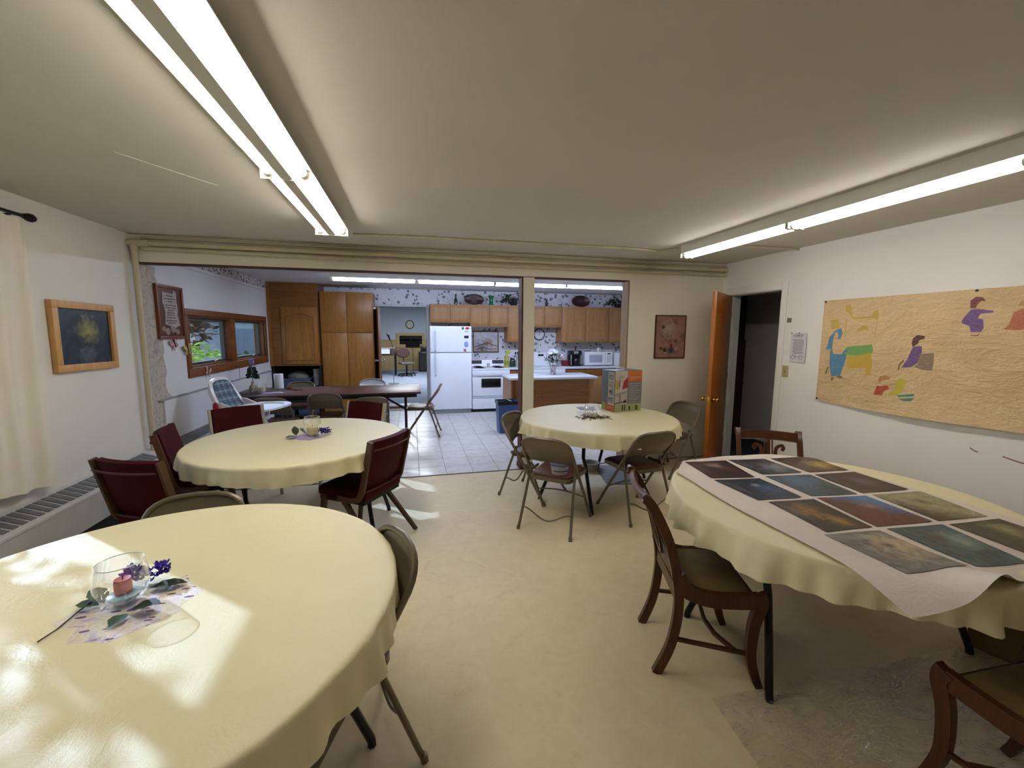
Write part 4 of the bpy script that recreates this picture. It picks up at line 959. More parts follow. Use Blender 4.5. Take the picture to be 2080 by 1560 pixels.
MB().lathe([(0, 0), (0.058, 0), (0.062, 0.02), (0.06, 0.12), (0.045, 0.15), (0, 0.15)], 18).obj('body', plain('green_glass', '#17382c', 0.15), gj); MB().lathe([(0, 0.151), (0.048, 0.151), (0.048, 0.175), (0, 0.178)], 18).obj('lid', M['black'], gj)
ut = emp('utensil_crock', (2.16, 8.45, 0.874), 0, 'clear crock with dark kitchen utensils next to the post', 'crock')
MB().lathe([(0, 0), (0.05, 0), (0.055, 0.14), (0.05, 0.14), (0.046, 0.006), (0, 0.006)], 16).obj('crock', M['offwhite'], ut)
for k in range(4):
    a = k*1.5; MB().tube([(0.01*math.cos(a), 0.01*math.sin(a), 0.01), (0.05*math.cos(a), 0.05*math.sin(a), 0.26)], 0.006, 6).sph((0.055*math.cos(a), 0.055*math.sin(a), 0.28), (0.02, 0.012, 0.03), 8, 6).obj('utensil', M['black'], ut)
rp = emp('saucepan', (3.20, 8.45, 0.874), 0, 'dark red pan on the worktop left of the coffee maker', 'pan')
MB().lathe([(0, 0), (0.085, 0), (0.1, 0.10), (0.105, 0.115), (0.098, 0.115), (0.08, 0.006), (0, 0.006)], 20).obj('body', plain('dark_red_enamel', '#70181c', 0.3), rp); MB().bar([(-0.1, 0, 0.10), (-0.24, -0.02, 0.115)], 0.02, 0.012).obj('handle', M['black'], rp)
cm = emp('coffee_maker', (3.40, 8.42, 0.874), 0, 'black drip coffee maker left of the white microwave', 'coffee maker')
MB().bx(-0.13, 0.13, -0.09, 0.11, 0.0, 0.03, 0.006).bx(-0.13, 0.13, 0.04, 0.11, 0.03, 0.24).obj('base', M['black'], cm); MB().bx(-0.13, 0.13, -0.08, 0.11, 0.24, 0.33, 0.01).obj('head', M['black'], cm)
MB().lathe([(0, 0.032), (0.06, 0.032), (0.075, 0.07), (0.07, 0.13), (0.05, 0.165), (0.046, 0.165), (0.066, 0.13), (0.07, 0.07), (0.056, 0.038), (0, 0.038)], 18, (0.02, -0.03, 0)).obj('carafe', M['black'], cm)
MB().bx(-0.128, -0.10, -0.092, -0.08, 0.03, 0.24).bx(0.10, 0.128, -0.092, -0.08, 0.03, 0.24).bx(-0.05, 0.05, -0.083, -0.08, 0.26, 0.32).obj('chrome_trim', M['chrome'], cm)
mc = emp('microwave', (0, 0, 0), 0, 'white microwave oven on the right worktop', 'microwave')
MB().bx(3.60, 4.245, 8.34, 8.75, 0.885, 1.18, 0.012).obj('body', M['plast'], mc)
dd = MB().bx(3.605, 4.075, 8.322, 8.34, 0.89, 1.175, 0.008).obj('door', M['plast'], mc); MB().bx(3.70, 3.99, 8.319, 8.323, 0.955, 1.11, 0.01).obj('door_window', plain('grey_mesh_window', '#9aa0ae', 0.3), dd)
kp = MB().bx(4.08, 4.24, 8.322, 8.34, 0.89, 1.175, 0.008).obj('control_panel', M['plast'], mc); MB().bx(4.11, 4.185, 8.319, 8.323, 1.12, 1.145).obj('display', M['black'], kp)
km = None
for r_ in range(4):
    for c_ in range(3):
        k_ = MB().bx(4.108+c_*0.036, 4.134+c_*0.036, 8.3195, 8.3225, 0.955+r_*0.036, 0.977+r_*0.036).obj('button', M['offwhite'], kp)
MB().bx(3.62, 4.22, 8.38, 8.72, 0.874, 0.886).obj('foot', M['black'], mc)
tm_ = emp('kitchen_timer', (3.965, 8.45, 1.181), 0, 'round white kitchen timer standing on the microwave', 'timer')
MB().lathe([(0, 0), (0.04, 0), (0.045, 0.03), (0.035, 0.07), (0, 0.085)], 16).obj('body', M['plast'], tm_); MB().lathe([(0, 0), (0.022, 0), (0.02, 0.005), (0, 0.006)], 14, M=Matrix.Translation((0, -0.043, 0.035)) @ Matrix.Rotation(PI/2, 4, 'X')).obj('dial', M['offwhite'], tm_)
tag(MB().lathe([(0, 0), (0.08, 0), (0.09, 0.012), (0.04, 0.022), (0, 0.024)], 20, (3.72, 8.5, 1.181)).obj('plate', M['steel']), 'small metal plate lying on the left of the microwave', 'plate')
cn = emp('canister', (4.40, 8.45, 0.874), 0, 'tall white canister at the right of the microwave', 'canister')
MB().lathe([(0, 0), (0.095, 0), (0.1, 0.01), (0.1, 0.25), (0, 0.25)], 24).obj('body', M['plast'], cn); MB().lathe([(0, 0.251), (0.102, 0.251), (0.1, 0.275), (0, 0.28)], 24).obj('lid', M['plast'], cn)
pt = emp('paper_towel_holder', (3.50, 8.62, 0.874), 0, 'dark upright paper towel post behind the coffee maker', 'holder')
MB().lathe([(0, 0), (0.07, 0), (0.07, 0.012), (0.012, 0.016), (0.012, 0.38), (0.022, 0.40), (0, 0.42)], 14).obj('post', M['dark'], pt); MB().lathe([(0.015, 0.02), (0.04, 0.02), (0.04, 0.30), (0.015, 0.30)], 16).obj('roll', M['dark'], pt)
# decor along the cabinet tops
CT = 2.129
M['greenglass'] = plain('emerald_glass', '#1f6a45', 0.12, 0, 0.6, 0.05)
gb = emp('bottle', (0.893, 8.62, CT), 0, 'slim dark green bottle on the cabinet above the fridge', 'bottle')
MB().lathe([(0, 0), (0.035, 0), (0.038, 0.03), (0.03, 0.10), (0.014, 0.14), (0.016, 0.18), (0, 0.182)], 16).obj('body', plain('dark_green_glass', '#1c3c30', 0.15), gb); MB().lathe([(0, 0.183), (0.018, 0.183), (0.02, 0.2), (0, 0.215)], 12).obj('stopper', M['dark'], gb)
def tray(px_, py_, w, h, label):
    p = on_y(px_, py_, 8.66); t = emp('oval_tray', (p.x, 8.68, CT+h/2+0.004), 0, label, 'tray')
    T = Matrix.Rotation(PI/2-0.12, 4, 'X') @ Matrix.Diagonal((w/2, h/2, 1, 1))
    MB().lathe([(0, 0), (0.85, 0.0), (0.9, 0.012), (1, 0.026), (0.98, 0.034), (0.86, 0.018), (0, 0.010)], 32, M=T).obj('tray', plain('dark_brown_wood_'+str(int(px_)), '#34191a', 0.35), t)
    MB().lathe([(0, 0.011), (0.55, 0.011), (0.56, 0.013), (0, 0.0135)], 24, M=T).obj('centre', plain('brown_centre_'+str(int(px_)), '#44231c', 0.4), t)
tray(963, 606, 0.40, 0.22, 'dark oval wooden tray leaning on the wall above the first stove')
tray(1180, 609, 0.42, 0.25, 'larger dark oval tray leaning on the wall right of the post')
gv = emp('vase', (1.62, 8.62, CT), 0, 'emerald green glass vase on the cabinet above the first stove', 'vase')
MB().lathe([(0, 0), (0.055, 0), (0.056, 0.012), (0.04, 0.03), (0.038, 0.12), (0.058, 0.185), (0.06, 0.195), (0.052, 0.185), (0.032, 0.12), (0.03, 0.02), (0, 0.015)], 18).obj('body', M['greenglass'], gv)
MB().lathe([(0.0385, 0.09), (0.043, 0.095), (0.043, 0.105), (0.0385, 0.11)], 18).obj('ring', M['greenglass'], gv)
def ivy(px_, w, h, n, label, seed):
    rd = random.Random(seed); p = on_y(px_, 610, 8.62); t = emp('trailing_plant', (p.x, 8.62, CT), 0, label, 'plant')
    MB().lathe([(0, 0), (0.06, 0), (0.075, 0.09), (0.068, 0.09), (0.055, 0.006), (0, 0.006)], 16).obj('pot', M['dark'], t)
    m = MB()
    for k in range(n):
        a = rd.uniform(0, 2*PI); r = rd.uniform(0.1, 1)**0.6; q = Vector((w*r*math.cos(a), 0.10*r*math.sin(a), 0.03+h*(1-r*r*0.75)*rd.uniform(0.35, 1)))
        m.leaf(q, (math.cos(a), 0.5*math.sin(a)-0.3, rd.uniform(-.4, .5)), rd.uniform(0.04, 0.07), 0.04, (rd.uniform(-.4, .4), -0.6, 0.8))
    o = m.obj('foliage', plain('ivy_leaf_'+str(seed), '#334536', 0.5, 0, 0.4, 0.25, 25), t, smooth=False, recalc=False); o['kind'] = 'stuff'
ivy(1043, 0.24, 0.26, 150, 'bushy trailing plant on the cabinets just left of the post', 5)
ivy(1255, 0.24, 0.27, 150, 'dark trailing plant on the cabinets at the far right', 6)
fg = emp('figurine', (2.815, 8.62, CT), 0, 'small dark figurine on the cabinets right of the post', 'figurine')
MB().lathe([(0, 0), (0.04, 0), (0.042, 0.015), (0.025, 0.03), (0.03, 0.07), (0.018, 0.11), (0, 0.115)], 14).obj('body', plain('dark_ceramic', '#2a2628', 0.3), fg); MB().sph((0, 0, 0.133), 0.024, 12, 8).tube([(0.025, 0, 0.09), (0.055, 0, 0.06), (0.03, 0, 0.04)], 0.006, 6).obj('head', plain('dark_ceramic_head', '#3a3133', 0.3), fg)

# ---------------------------------------------------------------- clocks and the kitchen picture
def clock(c, r, label, rim, face, hands=(2.2, -0.9)):
    t = emp('wall_clock', c, 0, label, 'clock'); R_ = Matrix.Rotation(PI/2, 4, 'X')
    MB().lathe([(0, 0), (r, 0), (r, 0.02), (r*0.93, 0.03), (r*0.84, 0.024), (r*0.84, 0.012), (0, 0.012)], 36, M=R_).obj('rim', rim, t)
    MB().lathe([(0, 0.013), (r*0.85, 0.013), (0, 0.0135)], 36, M=R_).obj('face', face, t)
    for k in range(12):
        a = k*PI/6; MB().bx(-r*0.018, r*0.018, -0.0155, -0.0145, r*0.66, r*0.78, M=Matrix.Rotation(a, 4, 'Y')).obj('hour_mark', M['black'], t)
    MB().bx(-r*0.025, r*0.025, -0.017, -0.0155, -r*0.1, r*0.5, M=Matrix.Rotation(hands[0], 4, 'Y')).obj('hour_hand', M['black'], t)
    MB().bx(-r*0.018, r*0.018, -0.0185, -0.017, -r*0.1, r*0.72, M=Matrix.Rotation(hands[1], 4, 'Y')).obj('minute_hand', M['black'], t)
clock((2.712, YK, 1.538), 0.128, 'round black-rimmed wall clock right of the post in the kitchen', M['black'], plain('clock_white', '#c6c8d2', 0.4), (0.35, -0.15))
clock((-0.036, FW, 1.87), 0.165, 'round dark-rimmed clock in the far room seen through the doorway', M['bronze'], plain('clock_ivory', '#a8a596', 0.4))
M['fb'] = plain('brown_frame', '#5d4230', 0.4)
kpf = emp('framed_picture', (1.535, YK-0.006, 1.382), 0, 'brown framed pale picture above the coil stove', 'picture')
for a in ((-0.275, 0.275, 0.205, 0.226), (-0.275, 0.275, -0.226, -0.205), (-0.275, -0.255, -0.205, 0.205), (0.255, 0.275, -0.205, 0.205)):
    MB().bx(a[0], a[1], -0.022, 0.005, a[2], a[3], .003).obj('frame_bar', M['fb'], kpf)
pc = MB().bx(-0.256, 0.256, -0.2, 0.2, -0.003, 0.003).obj('print', art('pale_still_life', [(0.3, '#8f8a90'), (0.5, '#a9a6ab'), (0.7, '#b8b5b8')], 9, (0.04, -0.02, 0.13, '#8a5f3d'), (-0.08, -0.13, 0.17, '#5a4a44')), kpf)
pc.location = (0, -0.006, 0); pc.rotation_euler = (PI/2, 0, 0)
MB().tube([(-0.25, -0.011, -0.12), (-0.1, -0.011, -0.06), (0.02, -0.011, -0.02), (0.12, -0.011, -0.06), (0.25, -0.011, -0.10)], 0.006, 5).tube([(-0.2, -0.011, -0.17), (-0.06, -0.011, -0.12), (0.08, -0.011, -0.16), (0.24, -0.011, -0.15)], 0.006, 5).obj('drawn_line', M['rawdark'], kpf)

# ---------------------------------------------------------------- island vase, bin
vp = on_z(1124.5, 761.5, 0.836)
vs_ = emp('flower_vase', (vp.x, vp.y+0.03, 0.836), 0, 'vase of white and pale flowers on the island top', 'vase')
MB().lathe([(0, 0), (0.05, 0), (0.055, 0.01), (0.045, 0.07), (0.05, 0.14), (0.062, 0.17), (0.056, 0.17), (0.042, 0.13), (0.038, 0.02), (0, 0.01)], 18).obj('body', art('mottled_vase', [(0.38, '#5d5360'), (0.5, '#b8b2bb'), (0.62, '#cfc9cf')], 14), vs_)
rd = random.Random(4); mf = MB(); ml = MB(); msx = MB()
for k in range(95):
    a = rd.uniform(0, 2*PI); r = rd.uniform(0, 0.16); z = 0.20+rd.uniform(0, 0.17)*(1-r)
    ml.leaf((r*math.cos(a)*0.8, r*math.sin(a)*0.8, z), (math.cos(a), math.sin(a), rd.uniform(-.2, .9)), 0.07, 0.03)
for k in range(9):
    a = k*0.7; msx.tube([(0.01*math.cos(a), 0.01*math.sin(a), 0.03), (0.12*math.cos(a), 0.12*math.sin(a), 0.33)], 0.003, 5)
ml.obj('leaves', plain('bouquet_leaf', '#3c4a3c', 0.6, 0, 0.3, 0.3, 20), vs_, smooth=False, recalc=False)['kind'] = 'stuff'; msx.obj('stems', M['green'], vs_)['kind'] = 'stuff'
for k, (x, z, r, cl) in enumerate([(-0.10, 0.375, 0.05, 'w'), (0.02, 0.39, 0.05, 'w'), (-0.07, 0.40, 0.045, 'w'), (-0.03, 0.43, 0.04, 'w'), (-0.12, 0.34, 0.035, 'w'), (0.05, 0.36, 0.04, 'w'), (0.11, 0.33, 0.042, 'w'), (0.15, 0.30, 0.035, 'p'), (-0.02, 0.27, 0.03, 'w'), (0.0, 0.35, 0.03, 'y'), (-0.14, 0.26, 0.028, 'p'), (0.07, 0.28, 0.028, 'w'), (-0.06, 0.33, 0.03, 'y')]):
    m = MB()
    for q in range(9):
        a = q*2*PI/9; m.leaf((0, 0, 0), (math.cos(a), math.sin(a)*0.6-0.3, 0.55*math.sin(a)+0.25), r*1.35, r*0.85, (0, -0.8, 0.6), -0.25)
    m.sph((0, 0, 0.004), r*0.25, 8, 5)
    if k == 0:
        M['petw'] = plain('white_petal', '#c9c9cf', 0.6); M['petp'] = plain('pink_petal', '#b9a3a8', 0.6); M['pety'] = plain('pale_green_bud', '#a9ad84', 0.6)
    f = m.obj('flower', M['pet'+cl], vs_, smooth=False, recalc=False); f.location = (x, -0.05+0.03*(k % 3), z)
tz = on_y(1010, 817, 6.30).z
tcn = tote(1.30, 1.615, 6.29, 6.54, 0.0, tz, M['bluecan'], 'blue waste bin with a black liner at the foot of the island', 'waste bin', 'waste_bin')
a_, b_ = 0.165, 0.131
MB().bar([(-a_, -b_, tz-0.018), (a_, -b_, tz-0.018), (a_, b_, tz-0.018), (-a_, b_, tz-0.018)], 0.018, 0.052, (0, 0, 1), closed=True).bx(-a_+.01, a_-.01, -b_+.01, b_-.01, tz-0.09, tz-0.085).tube([(-0.05, 0.02, tz-0.03), (0.0, 0.0, tz+0.012), (0.07, -0.03, tz-0.02)], 0.02, 6).obj('liner', plain('black_bin_liner', '#0d0d10', 0.3, 0, 0.5, 0.05, 6, 0.5, 40), tcn)
# ---------------------------------------------------------------- long kitchen table and high chair
kt = emp('folding_table', (0, 0, 0), 0, 'long folding table with a dark walnut top in the kitchen', 'table')
MB().bx(-2.32, 0.115, 5.955, 6.88, 0.715, 0.74, 0.004).obj('tabletop', M['lami'], kt)
MB().bx(-2.25, 0.06, 5.985, 6.01, 0.665, 0.715).bx(-2.25, 0.06, 6.82, 6.845, 0.665, 0.715).bx(-2.25, -2.22, 6.01, 6.82, 0.665, 0.715).bx(0.03, 0.06, 6.01, 6.82, 0.665, 0.715).obj('apron', M['blackm'], kt)
for x, s in ((-0.10, -1), (-2.10, 1)):
    for y in (6.12, 6.72):
        MB().bar([(x, y, 0.70), (x, y, 0.0)], 0.03, 0.022, (0, 1, 0)).obj('leg', M['blackm'], kt)
    MB().bar([(x, 6.12, 0.30), (x, 6.72, 0.30)], 0.02, 0.02, (0, 0, 1)).bar([(x, 6.42, 0.42), (x+0.42*s, 6.42, 0.69)], 0.03, 0.012, (0, 1, 0)).bar([(x, 6.12, 0.42), (x, 6.72, 0.42)], 0.02, 0.02, (0, 0, 1)).obj('brace', M['blackm'], kt)
hc = emp('high_chair', (-1.86, 5.22, 0), heading(.95, -.31), 'white plastic high chair with a blue plaid pad and big tray', 'high chair')
def shell(u, v):
    q = 2*u-1; w = 0.205-0.055*v*v-0.03*max(0, v-0.8)*4
    return (q*w, -0.10-0.20*v+0.05*(q*q)*(1.2-v)-0.05*math.sin(PI*v)*0.6, 0.60+0.45*v-0.06*abs(q)**3*v)
MB().grid(16, 16, shell, thick=0.045).obj('back_shell', M['plast'], hc, angle=60)
def plaid_mat():
    m = N('blue_plaid_fabric'); sx = m.n('ShaderNodeSeparateXYZ'); m.l(m.co(), sx.inputs[0]); c = '#4c6472'; n_ = m.noise(m.co(), 60, 3)
    for ax, p_ in ((0, 0.075), (2, 0.085)):
        k = m.math('PINGPONG', m.math('ADD', sx.outputs[ax], 5.0), p_/2)
        c = m.mix(m.math('MULTIPLY', m.math('LESS_THAN', k, p_*0.17), 0.55), c, '#22364a'); c = m.mix(m.math('MULTIPLY', m.math('GREATER_THAN', k, p_*0.43), 0.5), c, '#a9b7bd')
    m.col(m.mix(0.2, c, m.ramp(n_, [(0.3, '#30424f'), (0.7, '#8497a0')]))); m.set(0.8); return m.m
def padf(u, v):
    p = shell(0.12+0.76*u, 0.08+0.86*v); return (p[0], p[1]+0.035, p[2]+0.004)
MB().grid(14, 14, padf, thick=0.025).obj('pad', plaid_mat(), hc, angle=60)
MB().bx(-0.19, 0.19, -0.12, 0.20, 0.555, 0.61, 0.02).obj('seat', M['plast'], hc)
for s in (-1, 1):
    MB().prism([(-0.16, 0.56), (0.16, 0.56), (0.20, 0.68), (0.05, 0.74), (-0.10, 0.80), (-0.20, 0.80)], 0.185*s-0.012, 0.185*s+0.012, 'yz').obj('side_wing', M['plast'], hc)
    for y0, y1 in ((0.12, 0.34), (-0.10, -0.32)):
        MB().tube([(0.17*s, y0, 0.57), (0.21*s, y1*0.75, 0.25), (0.23*s, y1, 0.03)], 0.017, 8).obj('leg', M['plast'], hc)
        MB().lathe([(0, -.012), (0.028, -.012), (0.028, .012), (0, .012)], 14, M=Matrix.Translation((0.23*s, y1, 0.028)) @ Matrix.Rotation(PI/2, 4, 'Y')).obj('wheel', M['offwhite'], hc)
    MB().bar([(0.213*s, 0.23, 0.26), (0.213*s, -0.22, 0.26)], 0.03, 0.016).obj('footrail', M['plast'], hc)
MB().sph((0.207, -0.15, 0.75), (0.013, 0.034, 0.058), 12, 8).obj('latch', plain('red_plastic', '#a3141f', 0.35), hc)
tp_ = [Vector((0.29*math.copysign(abs(math.cos(2*PI*k/40))**0.7, math.cos(2*PI*k/40)), 0.225+0.215*math.copysign(abs(math.sin(2*PI*k/40))**0.7, math.sin(2*PI*k/40)), 0.735)) for k in range(40)]
MB().bar(tp_, 0.062, 0.02, (0, 0, 1), closed=True).obj('tray_rim', M['plast'], hc, angle=60)
MB().prism([(p.x, p.y) for p in tp_], 0.717, 0.729).obj('tray', M['plast'], hc, angle=40)
# things on the left end of the long table
d1_ = emp('flower_bottle', (-2.14, 6.42, 0.741), 0, 'small patterned vase with one lilac bloom at the left end of the long table', 'vase')
MB().lathe([(0, 0), (0.045, 0), (0.05, 0.03), (0.045, 0.08), (0.02, 0.11), (0.018, 0.15), (0.014, 0.15), (0.016, 0.11), (0, 0.02)], 14).obj('body', art('brown_mottled_vase', [(0.4, '#5b3a30'), (0.5, '#9c958c'), (0.6, '#b4b0a8')], 22), d1_)
ml = MB()
for k in range(16):
    a = k*2.4; ml.leaf((0, 0, 0.21+0.009*k), (math.cos(a), 0.5*math.sin(a)-0.25, -0.15), 0.10-0.003*k, 0.06, (0, -0.8, 0.6))
ml.obj('leaves', M['greend'], d1_, smooth=False, recalc=False); MB().tube([(0, 0, 0.02), (0, 0, 0.38)], 0.004, 6).obj('stem', M['greend'], d1_)
MB().lathe([(0, 0.37), (0.02, 0.375), (0.034, 0.41), (0.028, 0.45), (0, 0.46)], 12).obj('bloom', plain('lilac_bloom', '#6e62a0', 0.7), d1_)
d2_ = emp('candle_jar', (-2.02, 6.38, 0.741), 0, 'glass jar with a cream candle at the left end of the long table', 'candle')
MB().lathe([(0, 0), (0.05, 0), (0.058, 0.04), (0.056, 0.12), (0.054, 0.12), (0.055, 0.04), (0.047, 0.005), (0, 0.005)], 20).obj('jar', M['glass'], d2_); MB().lathe([(0, 0.006), (0.042, 0.006), (0.042, 0.065), (0, 0.068)], 16).tube([(0, 0, 0.066), (0.003, 0, 0.085)], 0.004, 5).obj('candle', plain('cream_wax', '#cfc49a', 0.5, 0, 0.3), d2_)
tag(MB().prism([(-1.98, 6.13), (-1.70, 6.22), (-1.78, 6.34), (-2.02, 6.28)], 0.741, 0.743).obj('napkin', plain('lilac_napkin', '#a79cc0', 0.8)), 'lilac paper napkin on the long dark table', 'napkin')
tag(MB().prism([(-2.27, 6.12), (-2.04, 6.05), (-1.93, 6.18), (-2.10, 6.30), (-2.25, 6.28)], 0.741, 0.744).obj('mat', plain('dark_placemat', '#1a1716', 0.6)), 'dark table mat at the left end of the long table', 'placemat')
M['card0'] = plain('card_tube', '#7d6a4a', 0.8)
bx_ = emp('paper_towel_roll', (-1.91, 6.76, 0.741), 0, 'white paper towel roll standing at the back of the long table', 'paper towel roll')
MB().lathe([(0.02, 0.0), (0.062, 0.0), (0.063, 0.005), (0.063, 0.205), (0.062, 0.21), (0.02, 0.21), (0.02, 0.0)], 24).obj('paper', M['plast'], bx_); MB().lathe([(0.0195, 0.001), (0.0195, 0.212), (0.018, 0.212), (0.018, 0.001), (0.0195, 0.001)], 16).obj('core', M['card0'], bx_)

# ---------------------------------------------------------------- kitchen side door
kd = emp('door_2', (-0.665, YK-0.03, 0.0), -PI/2+0.14, 'brown wooden kitchen door standing open edge-on beside the tall cabinet', 'door', kind='structure')
MB().bx(0, 0.80, -0.02, 0.02, 0.012, 2.02, 0.002).obj('leaf', wood('red_brown_door', '#5d3a2a', '#74503c', '#83604a', 'z', 0.8), kd)
for s in (-1, 1):
    MB().lathe([(0, 0), (0.03, 0), (0.031, 0.006), (0.012, 0.01), (0.011, 0.03), (0.022, 0.036), (0.028, 0.05), (0.022, 0.062), (0, 0.066)], 14, M=Matrix.Translation((0.74, 0.02*s, 1.055)) @ Matrix.Rotation(-s*PI/2, 4, 'X')).obj('knob', M['chrome'], kd)

# ---------------------------------------------------------------- pictures, signs and small wall things
def wall_frame(name, x, y0, y1, z0, z1, bar, depth, mat, printmat, label, cat, tilt=0.0, out=1, pw=None):
    """framed picture on a wall across x; local X runs along the wall, local Y up, local Z out of the wall"""
    t = bpy.data.objects.new(name, None); COL.objects.link(t); tag(t, label, cat)
    w, h = abs(y1-y0)/2, (z1-z0)/2
    R3 = Matrix(((0, 0, out), (-out, 0, 0), (0, 1, 0))) if out == 1 else Matrix(((0, 0, -1), (1, 0, 0), (0, 1, 0)))
    if out == 1: R3 = Matrix(((0, 0, 1), (1, 0, 0), (0, 1, 0)))
    t.matrix_world = Matrix.Translation((x, (y0+y1)/2, (z0+z1)/2)) @ R3.to_4x4() @ Matrix.Rotation(tilt, 4, 'Z')
    for a in ((-w, w, h-bar, h), (-w, w, -h, -h+bar), (-w, -w+bar, -h+bar, h-bar), (w-bar, w, -h+bar, h-bar)):
        MB().bx(a[0], a[1], a[2], a[3], 0.0, depth, min(0.004, bar*0.2)).obj('frame_bar', mat, t)
    MB().bx(-w+bar*0.8, w-bar*0.8, -h+bar*0.8, h-bar*0.8, depth*0.25, depth*0.5).obj('print', printmat, t)
    return t
sea = art('dark_seascape_paint', [(0.25, '#0a0d15'), (0.42, '#121a28'), (0.55, '#1c2c38'), (0.68, '#2c4048'), (0.8, '#10141f')], 7, (0.03, 0.04, 0.13, '#8f863f'), (0.01, -0.15, 0.10, '#5a656d'), None, 0.4, 2.0, 1.8)
wall_frame('framed_painting', XL+0.004, 3.55, 4.175, 1.272, 1.778, 0.052, 0.035, M['oaklight'], sea, 'pale oak framed dark stormy painting with a yellow glow, on the left wall', 'painting', -0.012)
wf_ = wall_frame('wall_plaque', XL+0.004, 4.82, 5.31, 1.49, 2.03, 0.03, 0.03, wood('plaque_wood', '#5a2c18', '#713a20', '#834a2c', 'y', 0.8), plain('brown_plaque', '#55281f', 0.35), 'brown wooden wall plaque with torn pale paper and stones, beside the kitchen window', 'plaque')
scr = [(-0.13, 0.20), (0.06, 0.19), (0.08, 0.235), (0.13, 0.20), (0.12, 0.13), (0.14, 0.04), (0.12, -0.02), (0.16, -0.13), (0.05, -0.16), (-0.12, -0.12), (-0.10, 0.0), (-0.14, 0.10)]
MB().prism(scr, 0.016, 0.018).obj('paper', plain('torn_pale_paper', '#a59e96', 0.7, 0, .2, .1, 20), wf_, smooth=False)
m = MB()
for k, (w, z) in enumerate([(0.07, 0.165), (0.10, 0.135), (0.05, 0.108), (0.10, 0.07), (0.10, 0.045), (0.06, 0.02), (0.07, -0.005), (0.07, -0.028), (0.08, -0.055), (0.10, -0.085), (0.07, -0.11)]):
    x = -w
    while x < w:
        q = 0.018+0.012*((k*7+int(x*100)) % 3); m.bx(x, min(w, x+q), z-0.005, z+0.005, 0.018, 0.0188); x += q+0.007
m.obj('writing', plain('grey_ink', '#4c4442', 0.7), wf_, smooth=False)['kind'] = 'stuff'
for k, (x, y, r) in enumerate([(-0.15, -0.17, 0.035), (-0.08, -0.195, 0.045), (0.02, -0.17, 0.05), (0.10, -0.2, 0.04)]):
    MB().sph((x, y, 0.016), (r, r*0.8, 0.006), 14, 6).obj('stone', plain('printed_stone_%d' % k, '#8a7a6c', 0.5, 0, .3, .2, 30), wf_)
flo = art('faded_floral_print', [(0.3, '#6d5148'), (0.45, '#8a6a5e'), (0.58, '#99786a'), (0.72, '#7a6058')], 11, (-0.02, 0.09, 0.12, '#a09690'), (0.02, -0.16, 0.07, '#3f4350'), None, 0.3, 5.0, 1.0)
def wall_frame_y(name, y, x0, x1, z0, z1, bar, depth, mat, printmat, label, cat):
    t = bpy.data.objects.new(name, None); COL.objects.link(t); tag(t, label, cat); w, h = (x1-x0)/2, (z1-z0)/2
    t.matrix_world = Matrix.Translation(((x0+x1)/2, y, (z0+z1)/2)) @ Matrix(((1, 0, 0), (0, 0, -1), (0, 1, 0))).to_4x4()
    for a in ((-w, w, h-bar, h), (-w, w, -h, -h+bar), (-w, -w+bar, -h+bar, h-bar), (w-bar, w, -h+bar, h-bar)):
        MB().bx(a[0], a[1], a[2], a[3], 0.0, depth, 0.002).obj('frame_bar', mat, t)
    MB().bx(-w+bar*.8, w-bar*.8, -h+bar*.8, h-bar*.8, depth*.3, depth*.6).obj('print', printmat, t); return t
fp = wall_frame_y('framed_print', YP-0.003, 2.857, 3.274, 1.273, 1.794, 0.013, 0.02, M['rawdark'], flo, 'thin framed faded floral still life on the partition beside the door', 'print')
rd = random.Random(9)
for k, (x, y, r, c) in enumerate([(-0.05, -0.03, .026, '#9b7268'), (0.04, 0.0, .024, '#a3857c'), (0.0, -0.06, .028, '#8f5c56'), (0.08, -0.05, .022, '#7c5a50'), (-0.09, -0.07, .022, '#94726a'), (0.02, -0.11, .018, '#7a2a2a'), (-0.12, -0.14, .018, '#5a3a40'), (-0.07, -0.16, .024, '#4a3a2e'), (0.02, -0.165, .027, '#3a4350'), (0.09, -0.14, .026, '#a09088'), (-0.1, 0.12, .02, '#4c3f4c'), (-0.06, -0.2, .016, '#b09c80')]):
    MB().sph((x, y, 0.0125), (r, r*1.2, 0.001), 12, 4).obj('printed_bloom', plain('bloom_ink_%d' % k, c, 0.4, 0, .3, .2, 60), fp)
# butterflies
def butterfly(y, z, c, label, x=XL+0.012, s=1.0, tilt=0.0):
    t = emp('butterfly', (x, y, z), 0, label, 'butterfly', 'wall butterflies'); t.rotation_euler = (tilt, 0, 0); mt = plain('butterfly_wing_'+c[1:], c, 0.6, 0, .3, .2, 50)
    for q in (-1, 1):
        MB().prism([(0, 0.0), (q*0.02*s, 0.05*s), (q*0.065*s, 0.065*s), (q*0.075*s, 0.03*s), (q*0.04*s, 0.0), (q*0.055*s, -0.03*s), (q*0.035*s, -0.06*s), (q*0.012*s, -0.035*s)], 0.004, 0.007, 'yz').obj('wing', mt, t, smooth=False)
    MB().tube([(0.006, 0, -0.035*s), (0.010, 0, 0.045*s)], 0.006*s, 6).obj('body', M['black'], t)
butterfly(5.09, 1.435, '#b98f92', 'pink butterfly ornament under the brown plaque', tilt=0.5)
butterfly(5.32, 1.37, '#b59a5c', 'yellow butterfly ornament at the left edge of the kitchen window', x=XL+0.024, tilt=0.2)
butterfly(5.75, 1.085, '#b58f86', 'pinkish butterfly ornament below the sill of the kitchen window', x=XL+0.024, tilt=-0.4)
